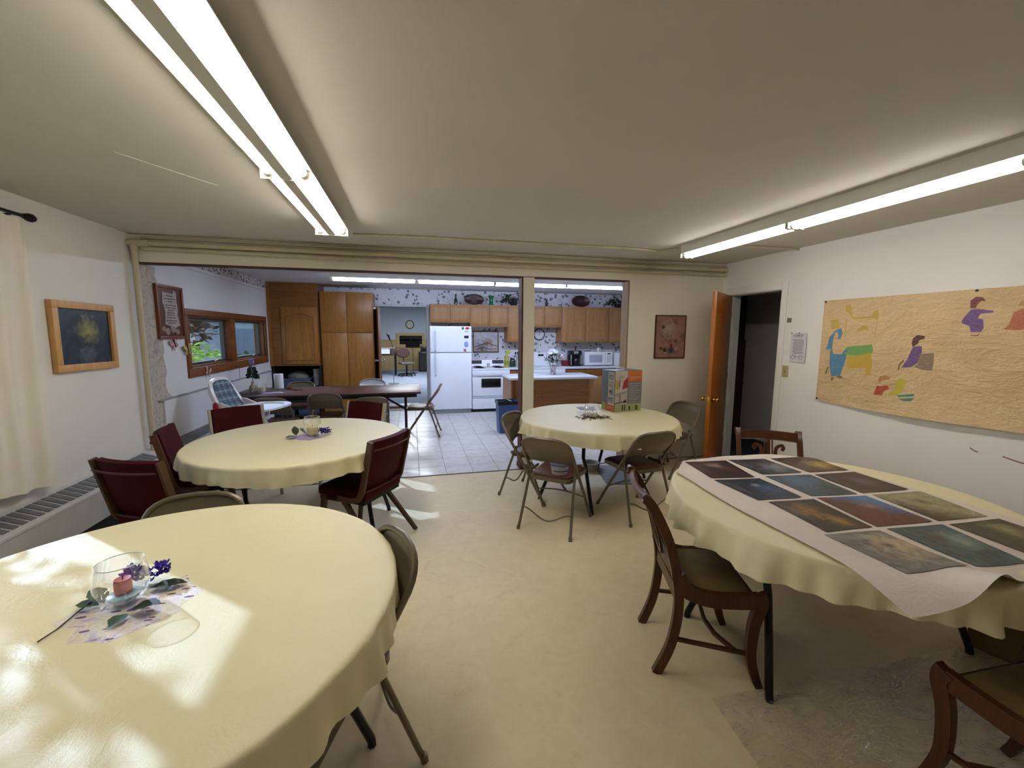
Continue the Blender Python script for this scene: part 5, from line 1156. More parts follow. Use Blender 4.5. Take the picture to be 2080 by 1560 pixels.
# light switch, tape, notice
sw_ = emp('light_switch', (XR, 3.565, 1.187), 0, 'ivory light switch on the right wall beside the door casing', 'light switch')
MB().bx(-0.007, 0.0, -0.035, 0.035, -0.06, 0.06, 0.002).obj('plate', plain('ivory_plastic', '#a99a70', 0.4), sw_); MB().bx(-0.016, -0.006, -0.006, 0.006, -0.012, 0.012, .002).obj('toggle', plain('ivory_toggle', '#9c8a58', 0.4), sw_)
for z in (-0.04, 0.04): MB().lathe([(0, 0), (0.004, 0), (0, 0.002)], 8, M=Matrix.Translation((-0.007, 0, z)) @ Matrix.Rotation(-PI/2, 4, 'Y')).obj('screw', M['steel'], sw_)
tag(MB().prism([(3.598, 1.69), (3.545, 1.692), (3.543, 1.738), (3.572, 1.735), (3.592, 1.745)], XR-0.002, XR, 'yz').obj('tape', plain('brown_tape', '#7a6a5c', 0.7)), 'torn piece of brownish tape on the wall above the notice', 'tape')
no = emp('notice', (XR-0.004, 3.435, 1.44), 0, 'white printed notice pinned to the right wall beside the paper mural', 'notice')
def npg(u, v): return (-0.004-0.02*max(0, (v-0.72))**1.5*(0.4+u)-0.012*max(0, u-.7), 0.088-0.176*u, 0.146-0.292*v)
MB().grid(10, 14, npg, thick=0.0012).obj('sheet', plain('notice_paper', '#c9c4cc', 0.8, 0, .2, .02), no)
m = MB()
for k in range(12):
    v = 0.24+0.042*k; u = 0.14+0.03*(k % 3)
    while u < 0.84-0.03*(k % 2):
        q = 0.05+0.03*((k*5+int(u*40)) % 3); p0 = npg(u, v); p1 = npg(min(0.86, u+q), v); m.bx(p0[0]-0.0022, p0[0]-0.0012, p1[1], p0[1], p0[2]-0.0028, p0[2]+0.0018); u += q+0.02
for cu, cv, r in ((0.35, 0.10, 0.022), (0.62, 0.10, 0.022), (0.24, 0.83, 0.028), (0.74, 0.83, 0.026)):
    p = npg(cu, cv)
    m.tube([(p[0]-0.0022, p[1]+r*1.4*math.cos(a*PI/8)*(0.7+0.3*math.cos(a*1.7)), p[2]+r*0.75*math.sin(a*PI/8)) for a in range(16)], 0.0016, 4, closed=True).tube([(p[0]-0.0022, p[1]-r, p[2]), (p[0]-0.0022, p[1], p[2]+0.3*r), (p[0]-0.0022, p[1]+r, p[2]-0.2*r)], 0.0016, 4)
m.obj('printing', plain('grey_print', '#55505a', 0.7), no, smooth=False)['kind'] = 'stuff'
for y in (0.085, 0.0): MB().lathe([(0, 0), (0.006, 0), (0.005, 0.006), (0, 0.007)], 8, M=Matrix.Translation((-0.004, y, 0.142)) @ Matrix.Rotation(-PI/2, 4, 'Y')).obj('pin', M['black'], no)
# scuffs of red crayon on the right wall
for y0, z0, y1, z1, lb in ((1.86, 0.775, 1.70, 0.755, 'longer dull red crayon mark low on the right wall'), (2.03, 0.79, 1.985, 0.77, 'short faint brown scuff low on the right wall')):
    tag(MB().bar([(XR-0.0006, y0, z0), (XR-0.0006, (y0+y1)/2, (z0+z1)/2-0.004), (XR-0.0006, y1, z1)], 0.009, 0.001, (1, 0, 0)).obj('crayon_mark', plain('dull_red_crayon', '#8c6a64', 0.9)), lb, 'mark')

# ---------------------------------------------------------------- kraft paper mural
def kraft_mat():
    m = N('kraft_paper'); v = m.co(); f = m.noise(v, 3, 5, 0.6, 0.8); a = m.noise(m.co((1, 1.0, 2.6)), 5.0, 3, 0.5, 2.2)
    rd_ = m.math('ABSOLUTE', m.math('SUBTRACT', a, 0.5)); fold = m.math('SUBTRACT', 1.0, m.math('MULTIPLY', rd_, 9.0)); fold.node.use_clamp = True
    m.col(m.ramp(f, [(0.3, '#c0a57c'), (0.7, '#d0b58c')])); m.set(0.48, 0, 0.35)
    b = m.bump(m.noise(m.co((1, 1, 2.0)), 3.2, 5, 0.6, 1.5), 0.55, 0.05); m.bump(fold, 0.30, 0.012, b); return m.m
MZ0, MZ1, MY0, MY1 = 0.945, 1.885, 0.75, 3.195
def mural(y, z):
    """distance of the paper from the wall"""
    k = (z-MZ0)/(MZ1-MZ0); along = (MY1-y)/(MY1-MY0)
    return 0.006+0.0035*nz(y*5, z*9, 1)+0.002*nz(y*14, z*20, 4)+0.035*max(0, 0.22-k)**1.5*10*min(1, along*3)*(0.35+0.65*math.sin(PI*min(1, along*1.2)))+0.004
mu = emp('paper_mural', (0, 0, 0), 0, 'long crumpled kraft paper mural with crayon drawings pinned on the right wall', 'mural')
def mup(u, v):
    y = MY1-(MY1-MY0)*u; z = MZ0+(MZ1-MZ0)*v-0.018*u*(1-v)*0-0.012*math.sin(PI*u*2.2)*(1-v)
    return (XR-mural(y, z), y, z)
MB().grid(130, 60, mup, thick=0.0012).obj('paper', kraft_mat(), mu, angle=80)
for y, z in ((MY1-0.012, MZ1-0.012), (MY1-0.012, MZ0+0.02), (2.1, MZ1-0.01)): MB().lathe([(0, 0), (0.009, 0), (0.008, 0.006), (0, 0.008)], 10, M=Matrix.Translation((XR-mural(y, z)-0.001, y, z)) @ Matrix.Rotation(-PI/2, 4, 'Y')).obj('pin', M['black'], mu)
XM = XR-0.013
def crayon(name, c, polys, off=0.0022, base=None):
    mt = N('crayon_'+name+c[1:]); f = mt.noise(mt.co((1, 1, 5), rot=(0.6, 0, 0)), 45, 3, 0.6); d = lin(c); k = lin('#c8ad84')
    mt.col(mt.ramp(f, [(0.33, tuple(a*0.75+b*0.25 for a, b in zip(d, k))), (0.6, d)])); mt.set(0.6, 0, 0.3)
    m = MB()
    for P in polys:
        pts = [on_x(px_, py_, XM) for px_, py_ in P]; ys = [(p.y, p.z) for p in pts]
        y0, y1 = min(a for a, b in ys), max(a for a, b in ys); z0, z1 = min(b for a, b in ys), max(b for a, b in ys)
        # clip the outline to a fine grid so that the drawing follows the crumpled paper
        f_ = m.bm.faces.new([m.bm.verts.new((0, a, b)) for a, b in ys])
        gs = [f_]+list(f_.edges)+list(f_.verts)
        for ax, lo_, hi_ in ((1, y0, y1), (2, z0, z1)):
            n_ = int((hi_-lo_)/0.03)
            for q in range(1, n_+1):
                co = Vector((0, 0, 0)); co[ax] = lo_+q*0.03; no_ = Vector((0, 0, 0)); no_[ax] = 1
                r = bmesh.ops.bisect_plane(m.bm, geom=m.bm.verts[:]+m.bm.edges[:]+m.bm.faces[:], plane_co=co, plane_no=no_)
    for v in m.bm.verts: v.co.x = XR-mural(v.co.y, v.co.z)-off
    return m.obj(name, mt.m, mu, smooth=False, recalc=False)
def K6(pts): return [(1620+x/3.7152, 540+y/3.7143) for x, y in pts]
crayon('blue_figure', '#3a7aa0', [K6([(215, 635), (240, 540), (275, 500), (300, 480), (330, 470), (340, 505), (325, 550), (300, 555), (275, 520), (265, 590), (262, 625)]), K6([(245, 640), (262, 625), (270, 665), (330, 668), (372, 610), (378, 640), (360, 720), (330, 800), (322, 830), (250, 830), (240, 740)])])
crayon('bed_cover', '#5f9a55', [K6([(335, 665), (372, 610), (430, 605), (500, 600), (560, 593), (572, 640), (560, 660), (440, 678), (380, 672)])])
crayon('bed', '#b99a38', [K6([(372, 680), (440, 680), (555, 655), (562, 740), (550, 830), (515, 830), (512, 770), (375, 775)])])
crayon('hair', '#b79a55', [K6([(250, 410), (310, 400), (318, 470), (255, 480)])])
def line(P, w=3.0): return [(x-w*0, y) for x, y in P]
crayon('window_outline', '#b79b4a', [K6([(360, 300), (400, 290), (412, 320), (410, 385), (380, 350), (365, 345)]), K6([(410, 390), (560, 380), (575, 340), (610, 330), (612, 400), (590, 405), (570, 395), (412, 402)]), K6([(365, 400), (371, 400), (360, 540), (354, 540)]), K6([(598, 405), (604, 405), (584, 545), (578, 545)]), K6([(440, 490), (490, 450), (530, 455), (540, 490), (500, 485), (460, 496)])])
crayon('face', '#c9ad83', [K6([(280, 510), (305, 495), (308, 545), (292, 550)])], 0.003)
crayon('purple_kneeling_figure', '#5b4280', [K6([(870, 610), (935, 605), (938, 650), (900, 735), (850, 765), (785, 768), (830, 700)])])
crayon('dark_hair', '#4a2430', [K6([(858, 590), (870, 545), (905, 522), (955, 528), (960, 548), (920, 560), (905, 590), (870, 612)])])
crayon('grey_block', '#7f6e5e', [K6([(925, 665), (1030, 655), (1025, 735), (1015, 792), (940, 785), (880, 765), (905, 735)])])
crayon('red_shirt', '#a33a28', [K6([(600, 905), (640, 908), (680, 900), (690, 930), (650, 945), (640, 978), (575, 970)])])
crayon('boy_hair', '#a8733c', [K6([(608, 870), (620, 835), (660, 825), (700, 840), (690, 862), (640, 860), (622, 885)])])
crayon('yellow_child', '#b3a738', [K6([(740, 870), (780, 845), (815, 870), (805, 920), (770, 970), (700, 980), (680, 965), (735, 925)])])
crayon('teal_plate', '#2e7a6e', [K6([(755, 975), (880, 965), (882, 985), (760, 990)]), K6([(765, 1003), (885, 995), (860, 1022), (800, 1020)])])
crayon('purple_standing_figure', '#604488', [K6([(1310, 330), (1370, 325), (1480, 340), (1478, 352), (1380, 362), (1360, 395), (1400, 405), (1402, 470), (1380, 500), (1305, 500), (1295, 455), (1238, 432), (1240, 410)])])
crayon('maroon_hair', '#6a3340', [K6([(1305, 320), (1305, 265), (1350, 232), (1400, 238), (1425, 265), (1390, 262), (1360, 290), (1345, 320)])])
for q_ in [K6([(1300, 520), (1355, 522), (1365, 510), (1372, 515), (1360, 530), (1300, 527)]), K6([(250, 840), (270, 838), (265, 865), (250, 866)]), K6([(290, 838), (318, 825), (345, 845), (320, 850)]), K6([(755, 785), (765, 740), (800, 705), (803, 720), (775, 750), (768, 782)]), K6([(205, 815), (225, 760), (232, 765), (215, 818)])]: crayon('leg_outline', '#6b5342', [q_])
crayon('red_robe', '#a9604c', [K6([(1555, 480), (1600, 440), (1630, 350), (1709, 320), (1740, 330), (1735, 470), (1680, 485)])])
crayon('red_hair', '#b98a6a', [K6([(1660, 300), (1690, 265), (1725, 255), (1730, 290), (1700, 305)])])
# ---------------------------------------------------------------- the print table: white sheet and twelve art prints
CZ = TZ+0.006
def sheet_z(x, y):
    d = math.hypot(x-T3[0], y-T3[1])-TR+0.005
    z = CZ+0.003+0.0022*(1+nz(x*5, y*5, 7))
    if d > 0: z -= 0.42*d*d/(0.10+d)
    if y < 1.10:   # the loose near end lifts in waves
        k = min(1.2, (1.10-y)/0.22); z += 0.05*k*k*math.exp(-((x-1.83)/0.10)**2)+0.03*k*k*math.exp(-((x-2.42)/0.15)**2)-0.012*k*k*math.exp(-((x-2.1)/0.12)**2)
    return z
wm = N('white_table_paper'); wm.col(wm.ramp(wm.noise(wm.co(), 3, 4), [(0.3, '#cbbfb5'), (0.7, '#d6ccc4')])); wm.set(0.5, 0, 0.35); wm.bump(wm.noise(wm.co(), 7, 5, 0.62, 1.8), 0.4, 0.012)
def wp_pt(u, v):
    y = 0.90+1.43*v; xl = 1.475+0.04*v+0.012*math.sin(v*9)+(1.3*max(0, v-0.85) if v > 0.85 else 0); xr = 2.66-0.09*v
    x = xl+(xr-xl)*u
    y -= (1-v)**3*0.05*math.sin(u*5.0+0.6)
    z = sheet_z(x, y)
    if u < 0.05: z += 0.004*(1-u/0.05)
    return (x, y, z)
ws = MB().grid(70, 80, wp_pt, thick=0.0012).obj('paper_sheet', wm.m, angle=80)
tag(ws, 'white paper sheet under the art prints on the right table', 'paper')
row0 = on_z(1391.1, 939.8, 0.745)
PR = [ # colours, soft patches, tilted gradient, words
 ([(0.3, '#1d1416'), (0.5, '#2f1a1d'), (0.7, '#4a2422')], (0.02, 0.06, 0.07, '#8d7a70'), (0.05, -0.02, 0.06, '#5d2a22'), None, 'dark maroon print with a pale figure, at the far left corner of the white sheet'),
 ([(0.3, '#1c1b1e'), (0.5, '#35343a'), (0.7, '#55565e')], (0.05, -0.03, 0.10, '#7f828a'), None, None, 'dark grey print with a silvery patch, middle of the row nearest the door'),
 ([(0.3, '#2a1d1a'), (0.5, '#46342c'), (0.7, '#5d4a3a')], (0.06, -0.02, 0.11, '#a98f4a'), None, None, 'brown print with a golden patch, right end of the row nearest the door'),
 ([(0.3, '#12121a'), (0.5, '#1c2230'), (0.7, '#2d3a52')], (0.06, -0.01, 0.10, '#2f5580'), (0.03, 0.04, 0.03, '#8b8a86'), None, 'blue black print with a small pale swirl, left of the second row'),
 ([(0.3, '#1f2a30'), (0.5, '#35495a'), (0.7, '#4b6478')], (0.0, 0.05, 0.12, '#4a6a86'), (0.06, -0.06, 0.08, '#2b3a34'), None, 'slate blue print in the middle of the second row'),
 ([(0.3, '#241c22'), (0.5, '#3a2c30'), (0.7, '#4d3d40')], (0.02, 0.0, 0.08, '#5c5866'), None, None, 'dark plum grey print at the right of the second row'),
 ([(0.3, '#16110f'), (0.5, '#261b15'), (0.7, '#3c2a1c')], (-0.02, 0.04, 0.10, '#8a6428'), (0.02, -0.08, 0.06, '#a07c3c'), None, 'black print with gold flames, left of the third row'),
 ([(0.3, '#3a1a16'), (0.5, '#52251e'), (0.7, '#6a352a')], None, (0.04, 0.03, 0.05, '#9a6a62'), (5.5, 4.0, 0.05, '#3f6f9c'), 'red brown print with a bright blue sky, middle of the third row'),
 ([(0.3, '#6d6a4e'), (0.5, '#8d8a68'), (0.7, '#a09c7c')], (0.02, 0.03, 0.045, '#2a241c'), None, (-6.0, -5.0, -0.05, '#35322a'), 'pale olive print with dark trees, right of the third row'),
 ([(0.3, '#4c4a4a'), (0.5, '#6d6a68'), (0.7, '#8a8680')], (0.06, 0.02, 0.13, '#b5a283'), (0.03, 0.03, 0.03, '#3a2e26'), None, 'grey print with a cream patch at the front left of the sheet'),
 ([(0.3, '#1c3238'), (0.5, '#2c4a52'), (0.7, '#42666a')], (0.05, 0.02, 0.09, '#7d9088'), (-0.01, 0.05, 0.06, '#3a3430'), None, 'teal green print in the middle of the front row'),
 ([(0.3, '#191b18'), (0.5, '#2e312a'), (0.7, '#4d5040')], (0.04, 0.05, 0.09, '#8a8560'), None, None, 'dark grey green print at the right of the front row'),
]
PC = [[(1.699, 2.287), (1.977, 2.251), (1.913, 1.944), (1.652, 1.982)], [(2.002, 2.257), (2.258, 2.230), (2.247, 1.945), (1.992, 1.971)], [(2.303, 2.228), (2.608, 2.2), (2.571, 1.921), (2.298, 1.94)],
 [(1.647, 1.955), (1.921, 1.922), (1.902, 1.634), (1.66, 1.655)], [(1.983, 1.943), (2.269, 1.909), (2.23, 1.61), (1.967, 1.639)], [(2.294, 1.904), (2.575, 1.888), (2.56, 1.596), (2.268, 1.613)],
 [(1.690, 1.625), (1.945, 1.606), (1.908, 1.302), (1.670, 1.308)], [(1.976, 1.615), (2.249, 1.583), (2.22, 1.281), (1.93, 1.3)], [(2.296, 1.584), (2.595, 1.564), (2.544, 1.269), (2.257, 1.281)],
 [(1.641, 1.293), (1.903, 1.271), (1.891, 0.973), (1.648, 1.002)], [(1.952, 1.276), (2.234, 1.252), (2.17, 0.96), (1.935, 0.974)], [(2.264, 1.246), (2.558, 1.239), (2.52, 0.945), (2.245, 0.958)]]
M['cap'] = plain('pale_caption', '#8c8780', 0.6)
for k, (P, q) in enumerate(zip(PC, PR)):
    cx = sum(p[0] for p in P)/4; cy = sum(p[1] for p in P)/4
    mt = art('print_ink_%d' % k, q[0], 13, q[1], q[2], q[3], 0.33, k*1.7, 2.2, 0.4)
    t = emp('art_print', (cx, cy, 0), 0, q[4], 'art print', 'art prints on the white sheet')
    def sp(u, v, up=0.0026, P=P, cx=cx, cy=cy, k=k):
        a = [P[3][i]+(P[2][i]-P[3][i])*u for i in (0, 1)]; b = [P[0][i]+(P[1][i]-P[0][i])*u for i in (0, 1)]
        x, y = a[0]+(b[0]-a[0])*v, a[1]+(b[1]-a[1])*v
        z = sheet_z(x, y)+up+0.004*max(0, u-0.85)*6*(1-v)*(k % 2)
        return (x-cx, y-cy, z)
    MB().grid(10, 10, sp, thick=0.0008).obj('sheet', mt, t, angle=80)
    m = MB()
    for j in range(3):
        u0 = 0.07+0.055*j; v1 = 0.92-0.10*((j+k) % 3); v0 = 0.42-0.09*((j*2+k) % 3)
        m.bar([Vector(sp(u0+0.006*math.sin(i), v1+(v0-v1)*i/8, 0.0042)) for i in range(9)], 0.0022, 0.0004, (0, 0, 1))
    m.obj('caption', M['cap'], t, smooth=False)['kind'] = 'stuff'

# ---------------------------------------------------------------- clear plastic sheet on the floor
pm = N('clear_plastic_film'); tr = pm.n('ShaderNodeBsdfTransparent'); tr.inputs[0].default_value = (0.99, 0.99, 0.985, 1); gl = pm.n('ShaderNodeBsdfGlossy'); gl.inputs['Roughness'].default_value = 0.13; df = pm.n('ShaderNodeBsdfDiffuse'); df.inputs[0].default_value = rgba('#d8d6d2')
lw = pm.n('ShaderNodeLayerWeight'); lw.inputs[0].default_value = 0.35; bp_ = pm.n('ShaderNodeBump'); bp_.inputs['Strength'].default_value = 0.9; bp_.inputs['Distance'].default_value = 0.06; pm.l(pm.noise(pm.co((1, 2.2, 1), rot=(0, 0, 0.5)), 9, 5, 0.6, 1.8), bp_.inputs['Height'])
for s_ in (gl, df): pm.l(bp_.outputs[0], s_.inputs['Normal'])
pm.l(bp_.outputs[0], lw.inputs['Normal']); m1 = pm.n('ShaderNodeMixShader'); m2 = pm.n('ShaderNodeMixShader'); _cr = pm.math('SUBTRACT', 1.0, pm.math('MULTIPLY', pm.math('ABSOLUTE', pm.math('SUBTRACT', pm.noise(pm.co((1, 2.0, 1), rot=(0, 0, 0.45)), 4.5, 4, 0.6, 2.2), 0.5)), 16.0)); _cr.node.use_clamp = True; pm.l(pm.math('MULTIPLY_ADD', pm.math('POWER', _cr, 2.0), 0.40, 0.05), m1.inputs[0]); pm.l(tr.outputs[0], m1.inputs[1]); pm.l(df.outputs[0], m1.inputs[2])  # whiter diffuse along the creases stands for highlights on the film
pm.l(pm.math('MULTIPLY_ADD', lw.outputs['Facing'], 0.16, 0.04), m2.inputs[0]); pm.l(m1.outputs[0], m2.inputs[1]); pm.l(gl.outputs[0], m2.inputs[2]); pm.l(m2.outputs[0], pm.out.inputs[0])
def film(u, v):
    x = 1.215+2.1*u+0.02*math.sin(v*7)*(1-u); y = 0.15+(1.24-0.045*u)*v+0.02*nz(u*6, v*2)
    e = min(u, 1-u, v, 1-v); return (x, y, 0.004+0.03*abs(nz(x*5+y*3, y*9, 2))*min(1, e*12)+0.024*abs(nz(x*16+y*12, y*5, 5))*min(1, e*12))
tag(MB().grid(90, 60, film).obj('plastic_sheet', pm.m, angle=50), 'clear crinkled plastic sheet spread on the floor under the print table', 'plastic sheet')
cb = emp('cardboard_box', (3.05, 1.22, 0), 0.3, 'brown cardboard box on the floor against the right wall under the print table', 'box')
M['card'] = plain('brown_cardboard', '#6a5230', 0.8, 0, .2, .08)
MB().bx(-0.26, 0.26, -0.24, 0.24, 0.0, 0.26).obj('body', M['card'], cb)
for s in (-1, 1): MB().bar([(0.26*s, 0, 0.262), (0.33*s, 0, 0.24)], 0.46, 0.004, (0, 0, 1)).obj('flap', M['card'], cb)

# ---------------------------------------------------------------- centrepiece on the nearest left table
Z0 = TZ+0.0065
def bowl(c, r, h, label, n=32):
    t = emp('glass_bowl', (c[0], c[1], Z0), 0, label, 'glass bowl'); w = 0.0016
    pr = [(0, 0), (r*0.45, 0), (r*0.5, 0.004), (r*0.78, h*0.18), (r*0.98, h*0.40), (r, h*0.52), (r*0.96, h*0.75), (r*0.84, h)]
    inn = [(a-w if a > 0 else 0, z+(0.003 if i < 3 else 0)) for i, (a, z) in enumerate(pr)][::-1]
    MB().lathe(pr+inn, n).obj('bowl', M['glass'], t)
    MB().tube([(r*0.84*math.cos(2*PI*k/n), r*0.84*math.sin(2*PI*k/n), h) for k in range(n)], 0.0013, 6, closed=True).obj('rim', plain('glass_rim_%d' % int(c[1]*100), '#b9bdbb', 0.1), t)
    return t
bc = (-0.872, 1.432)
bowl(bc, 0.068, 0.132, 'clear glass bowl with a pink candle on the nearest left table')
cdl = emp('candle', (bc[0], bc[1]+0.004, Z0+0.006), 0, 'short pink candle standing in a pale aqua dish inside the glass bowl', 'candle')
MB().lathe([(0, 0), (0.026, 0), (0.038, 0.014), (0.041, 0.022), (0.034, 0.026), (0, 0.026)], 20).obj('dish', plain('aqua_glass', '#7fa6ae', 0.2), cdl)
MB().lathe([(0, 0.026), (0.0215, 0.026), (0.022, 0.06), (0.020, 0.071), (0.015, 0.069), (0, 0.067)], 18).obj('wax', plain('pink_wax', '#b45a5e', 0.55, 0, .3, .12, 60), cdl); MB().tube([(0, 0, 0.066), (0.002, 0, 0.083)], 0.0016, 5).obj('wick', M['stem'], cdl)
nm = N('floral_napkin_print'); v1 = nm.n('ShaderNodeTexVoronoi'); v1.inputs['Scale'].default_value = 16; nm.l(nm.co((1, 3.0, 1), rot=(0, 0, -0.7)), v1.inputs['Vector']); nn_ = nm.noise(nm.co(), 26, 4, 0.6, 1.0)
cc = nm.ramp(nn_, [(0.34, '#c9bba4'), (0.5, '#d6cfc4'), (0.62, '#b6a9c4')]); cc = nm.mix(nm.math('LESS_THAN', nm.math('ADD', v1.outputs['Distance'], nm.math('MULTIPLY', nn_, 0.35)), 0.40), cc, nm.ramp(nn_, [(0.42, '#6b4d86'), (0.55, '#5a3538'), (0.65, '#a08a9c')])); nm.col(cc); nm.set(0.8)
tag(MB().prism([(-1.015, 1.375), (-0.985, 1.345), (-0.925, 1.335), (-0.916, 1.262), (-0.862, 1.262), (-0.808, 1.246), (-0.79, 1.262), (-0.687, 1.348), (-0.70, 1.372), (-0.672, 1.457), (-0.715, 1.49), (-0.764, 1.562), (-0.80, 1.535), (-0.90, 1.50)], Z0-0.003, Z0-0.0012).obj('napkin', nm.m), 'floral purple and white paper napkin under the glass bowl', 'napkin')
def sprig(loc, rz, label, leaves, petals, stem, seed=0, flower_h=0.03):
    t = emp('lilac_sprig', (loc[0], loc[1], Z0), rz, label, 'flower'); rd = random.Random(seed)
    for q in leaves: MB().leaf(*q).obj('leaf', M['green'] if rd.random() < .6 else M['greend'], t, angle=60, recalc=False)
    if stem: MB().tube(stem, 0.0022, 6).obj('stem', M['stem'], t)
    m = MB(); c, n, r = petals
    for k in range(n):
        p = Vector(c)+Vector((rd.uniform(-1, 1)*r[0], rd.uniform(-1, 1)*r[1], rd.uniform(0, 1)*r[2])); a0 = rd.uniform(0, 6)
        for j in range(4): a = a0+j*PI/2; m.leaf(p, (math.cos(a), math.sin(a), 0.5), 0.016, 0.011, (0, 0, 1), -0.3)
    m.obj('blossom', M['purple'], t, smooth=False, recalc=False)['kind'] = 'stuff'
    return t
def rel(p, c=bc): return (p[0]-c[0], p[1]-c[1])
sprig(bc, 0, 'lilac sprig with green leaves lying around the glass bowl on the nearest table',
      [((-0.05, 0.0, 0.006), (-0.75, 0.55, 0.55), 0.075, 0.05), ((-0.06, -0.005, 0.005), (-0.9, 0.0, 0.25), 0.06, 0.045), ((0.045, -0.07, 0.006), (-0.1, -0.95, 0.15), 0.06, 0.045),
       ((0.05, -0.06, 0.012), (0.9, -0.1, 0.25), 0.085, 0.05), ((0.04, 0.05, 0.01), (0.95, 0.15, 0.1), 0.10, 0.05)],
      ((0.005, 0.105, 0.015), 60, (0.055, 0.028, 0.035)), [(-0.113, -0.145, 0.003), (-0.10, -0.10, 0.004), (-0.095, -0.03, 0.008), (-0.085, 0.01, 0.012)], 3)
# second table
b1 = (-0.787, 3.575)
bowl(b1, 0.068, 0.15, 'clear glass bowl with a cream candle on the red chairs\' table')
c2 = emp('candle', (b1[0], b1[1], Z0+0.006), 0, 'thick cream candle inside the glass bowl on the second table', 'candle')
MB().lathe([(0, 0), (0.040, 0), (0.045, 0.02), (0.044, 0.062), (0.038, 0.068), (0, 0.066)], 20).obj('wax', plain('cream_candle_wax', '#cdbf8e', 0.5), c2); MB().tube([(0, 0, 0.066), (0.001, 0, 0.08)], 0.002, 5).obj('wick', M['stem'], c2)
tag(MB().prism([(-0.975, 3.50), (-0.775, 3.405), (-0.665, 3.52), (-0.85, 3.64)], Z0-0.003, Z0-0.001).obj('napkin', plain('lilac_paper', '#9d8fb4', 0.8)), 'lilac paper napkin under the bowl on the second table', 'napkin')
sprig(b1, 0, 'lilac bloom and ivy leaves around the bowl on the second table',
      [((-0.10, -0.06, 0.008), (-0.7, -0.6, 0.2), 0.09, 0.06), ((-0.11, -0.05, 0.015), (-0.2, 0.4, 0.9), 0.08, 0.055), ((-0.055, 0.01, 0.01), (-0.6, 0.2, 0.75), 0.07, 0.05), ((0.05, -0.05, 0.008), (-0.2, -0.9, 0.3), 0.06, 0.05), ((0.06, 0.02, 0.01), (0.5, 0.5, 0.7), 0.06, 0.045)],
      ((0.09, 0.005, 0.01), 40, (0.045, 0.03, 0.035)), None, 8)
# third table: glass bowl with shells, twigs, photo card, appliance box
b2 = (1.735, 3.80)
bowl(b2, 0.082, 0.125, 'clear glass bowl with white candle pieces on the table with the box')
c3 = emp('candle', (b2[0], b2[1]-0.005, Z0+0.006), 0, 'broad white candle inside the glass bowl beside the twigs', 'candle')
MB().lathe([(0, 0), (0.045, 0), (0.055, 0.02), (0.05, 0.045), (0.02, 0.05), (0, 0.048)], 18).obj('wax', plain('white_candle_wax', '#c9c5ba', 0.5), c3); MB().tube([(0, 0, 0.048), (0.001, 0, 0.062)], 0.002, 5).obj('wick', M['stem'], c3)
rd = random.Random(12); m = MB()
for k in range(46):
    a = rd.uniform(0, 2*PI); r = rd.uniform(0.03, 0.15); x, y = b2[0]+0.0+r*1.15*math.cos(a), b2[1]-0.05+r*0.85*math.sin(a); b_ = rd.uniform(0, PI)
    L = rd.uniform(0.02, 0.05); m.tube([(x-L*math.cos(b_), y-L*math.sin(b_), Z0+0.002), (x, y, Z0+rd.uniform(0.004, 0.016)), (x+L*math.cos(b_), y+L*math.sin(b_), Z0+0.002)], 0.0028, 5)
o = tag(m.obj('dried_twigs', plain('dry_twig', '#574436', 0.8, 0, .2, .3, 30)), 'scatter of dried twigs around the glass bowl by the box', 'twigs', kind='stuff')
tag(MB().prism([(1.79, 4.36), (1.765, 4.17), (1.93, 4.13), (2.0, 4.33)], Z0-0.002, Z0).obj('photo_card', art('grey_photo', [(0.3, '#2c2f38'), (0.5, '#5a5f6c'), (0.7, '#8a8f9c')], 18)), 'dark grey photo card lying behind the glass bowl', 'card')
tag(MB().prism([(1.70, 4.12), (1.64, 3.95), (1.80, 3.90), (1.86, 4.08)], Z0-0.0025, Z0-0.0012).obj('paper_slip', plain('white_slip', '#c8c8cc', 0.8)), 'white slip of paper between the card and the glass bowl', 'paper')
for k, (x, y, r) in enumerate([(1.83, 3.73, 0.028), (1.68, 3.86, 0.024), (1.80, 3.86, 0.02)]):
    tag(MB().sph((x, y, Z0+r*0.62), (r, r*0.8, r*0.62), 12, 8).obj('shell', plain('white_shell_%d' % k, '#b9b4ae', 0.5)), ['larger pale shell at the right of the glass bowl by the box', 'pale shell at the left of the glass bowl by the box', 'smallest pale shell behind the glass bowl by the box'][k], 'shell')
# appliance box standing on end: local X along the front's width, local Y up, local Z out of the front
A_, Bq, Cq = Vector((2.06, 3.968, 0)), Vector((2.405, 4.025, 0)), Vector((1.992, 4.193, 0))
bxo = emp('appliance_box', (A_.x, A_.y, Z0-0.003), math.atan2(Bq.y-A_.y, Bq.x-A_.x), 'tall printed appliance box in grey, orange and green on the third table', 'box')
BW, BD, BH = 0.35, 0.235, 0.44
def bc_(c, r=0.4): return plain('box_'+c[1:], c, r, 0, .4, .03)
MB().bx(0, BW, 0, BD, 0, BH, 0.002).obj('carton', bc_('#56595c'), bxo)
def front(u0, u1, v0, v1, c, name='printed_panel', d=0.0012): return MB().bx(u0, u1, -d, 0.0005, v0, v1).obj(name, bc_(c), bxo)
front(0.002, BW-0.002, 0.002, 0.085, '#8d9868'); front(0.002, 0.16, 0.085, BH-0.002, '#aaa29c'); front(0.165, BW-0.002, 0.32, BH-0.002, '#b0602f'); front(0.165, BW-0.002, 0.085, 0.315, '#6b6e72')
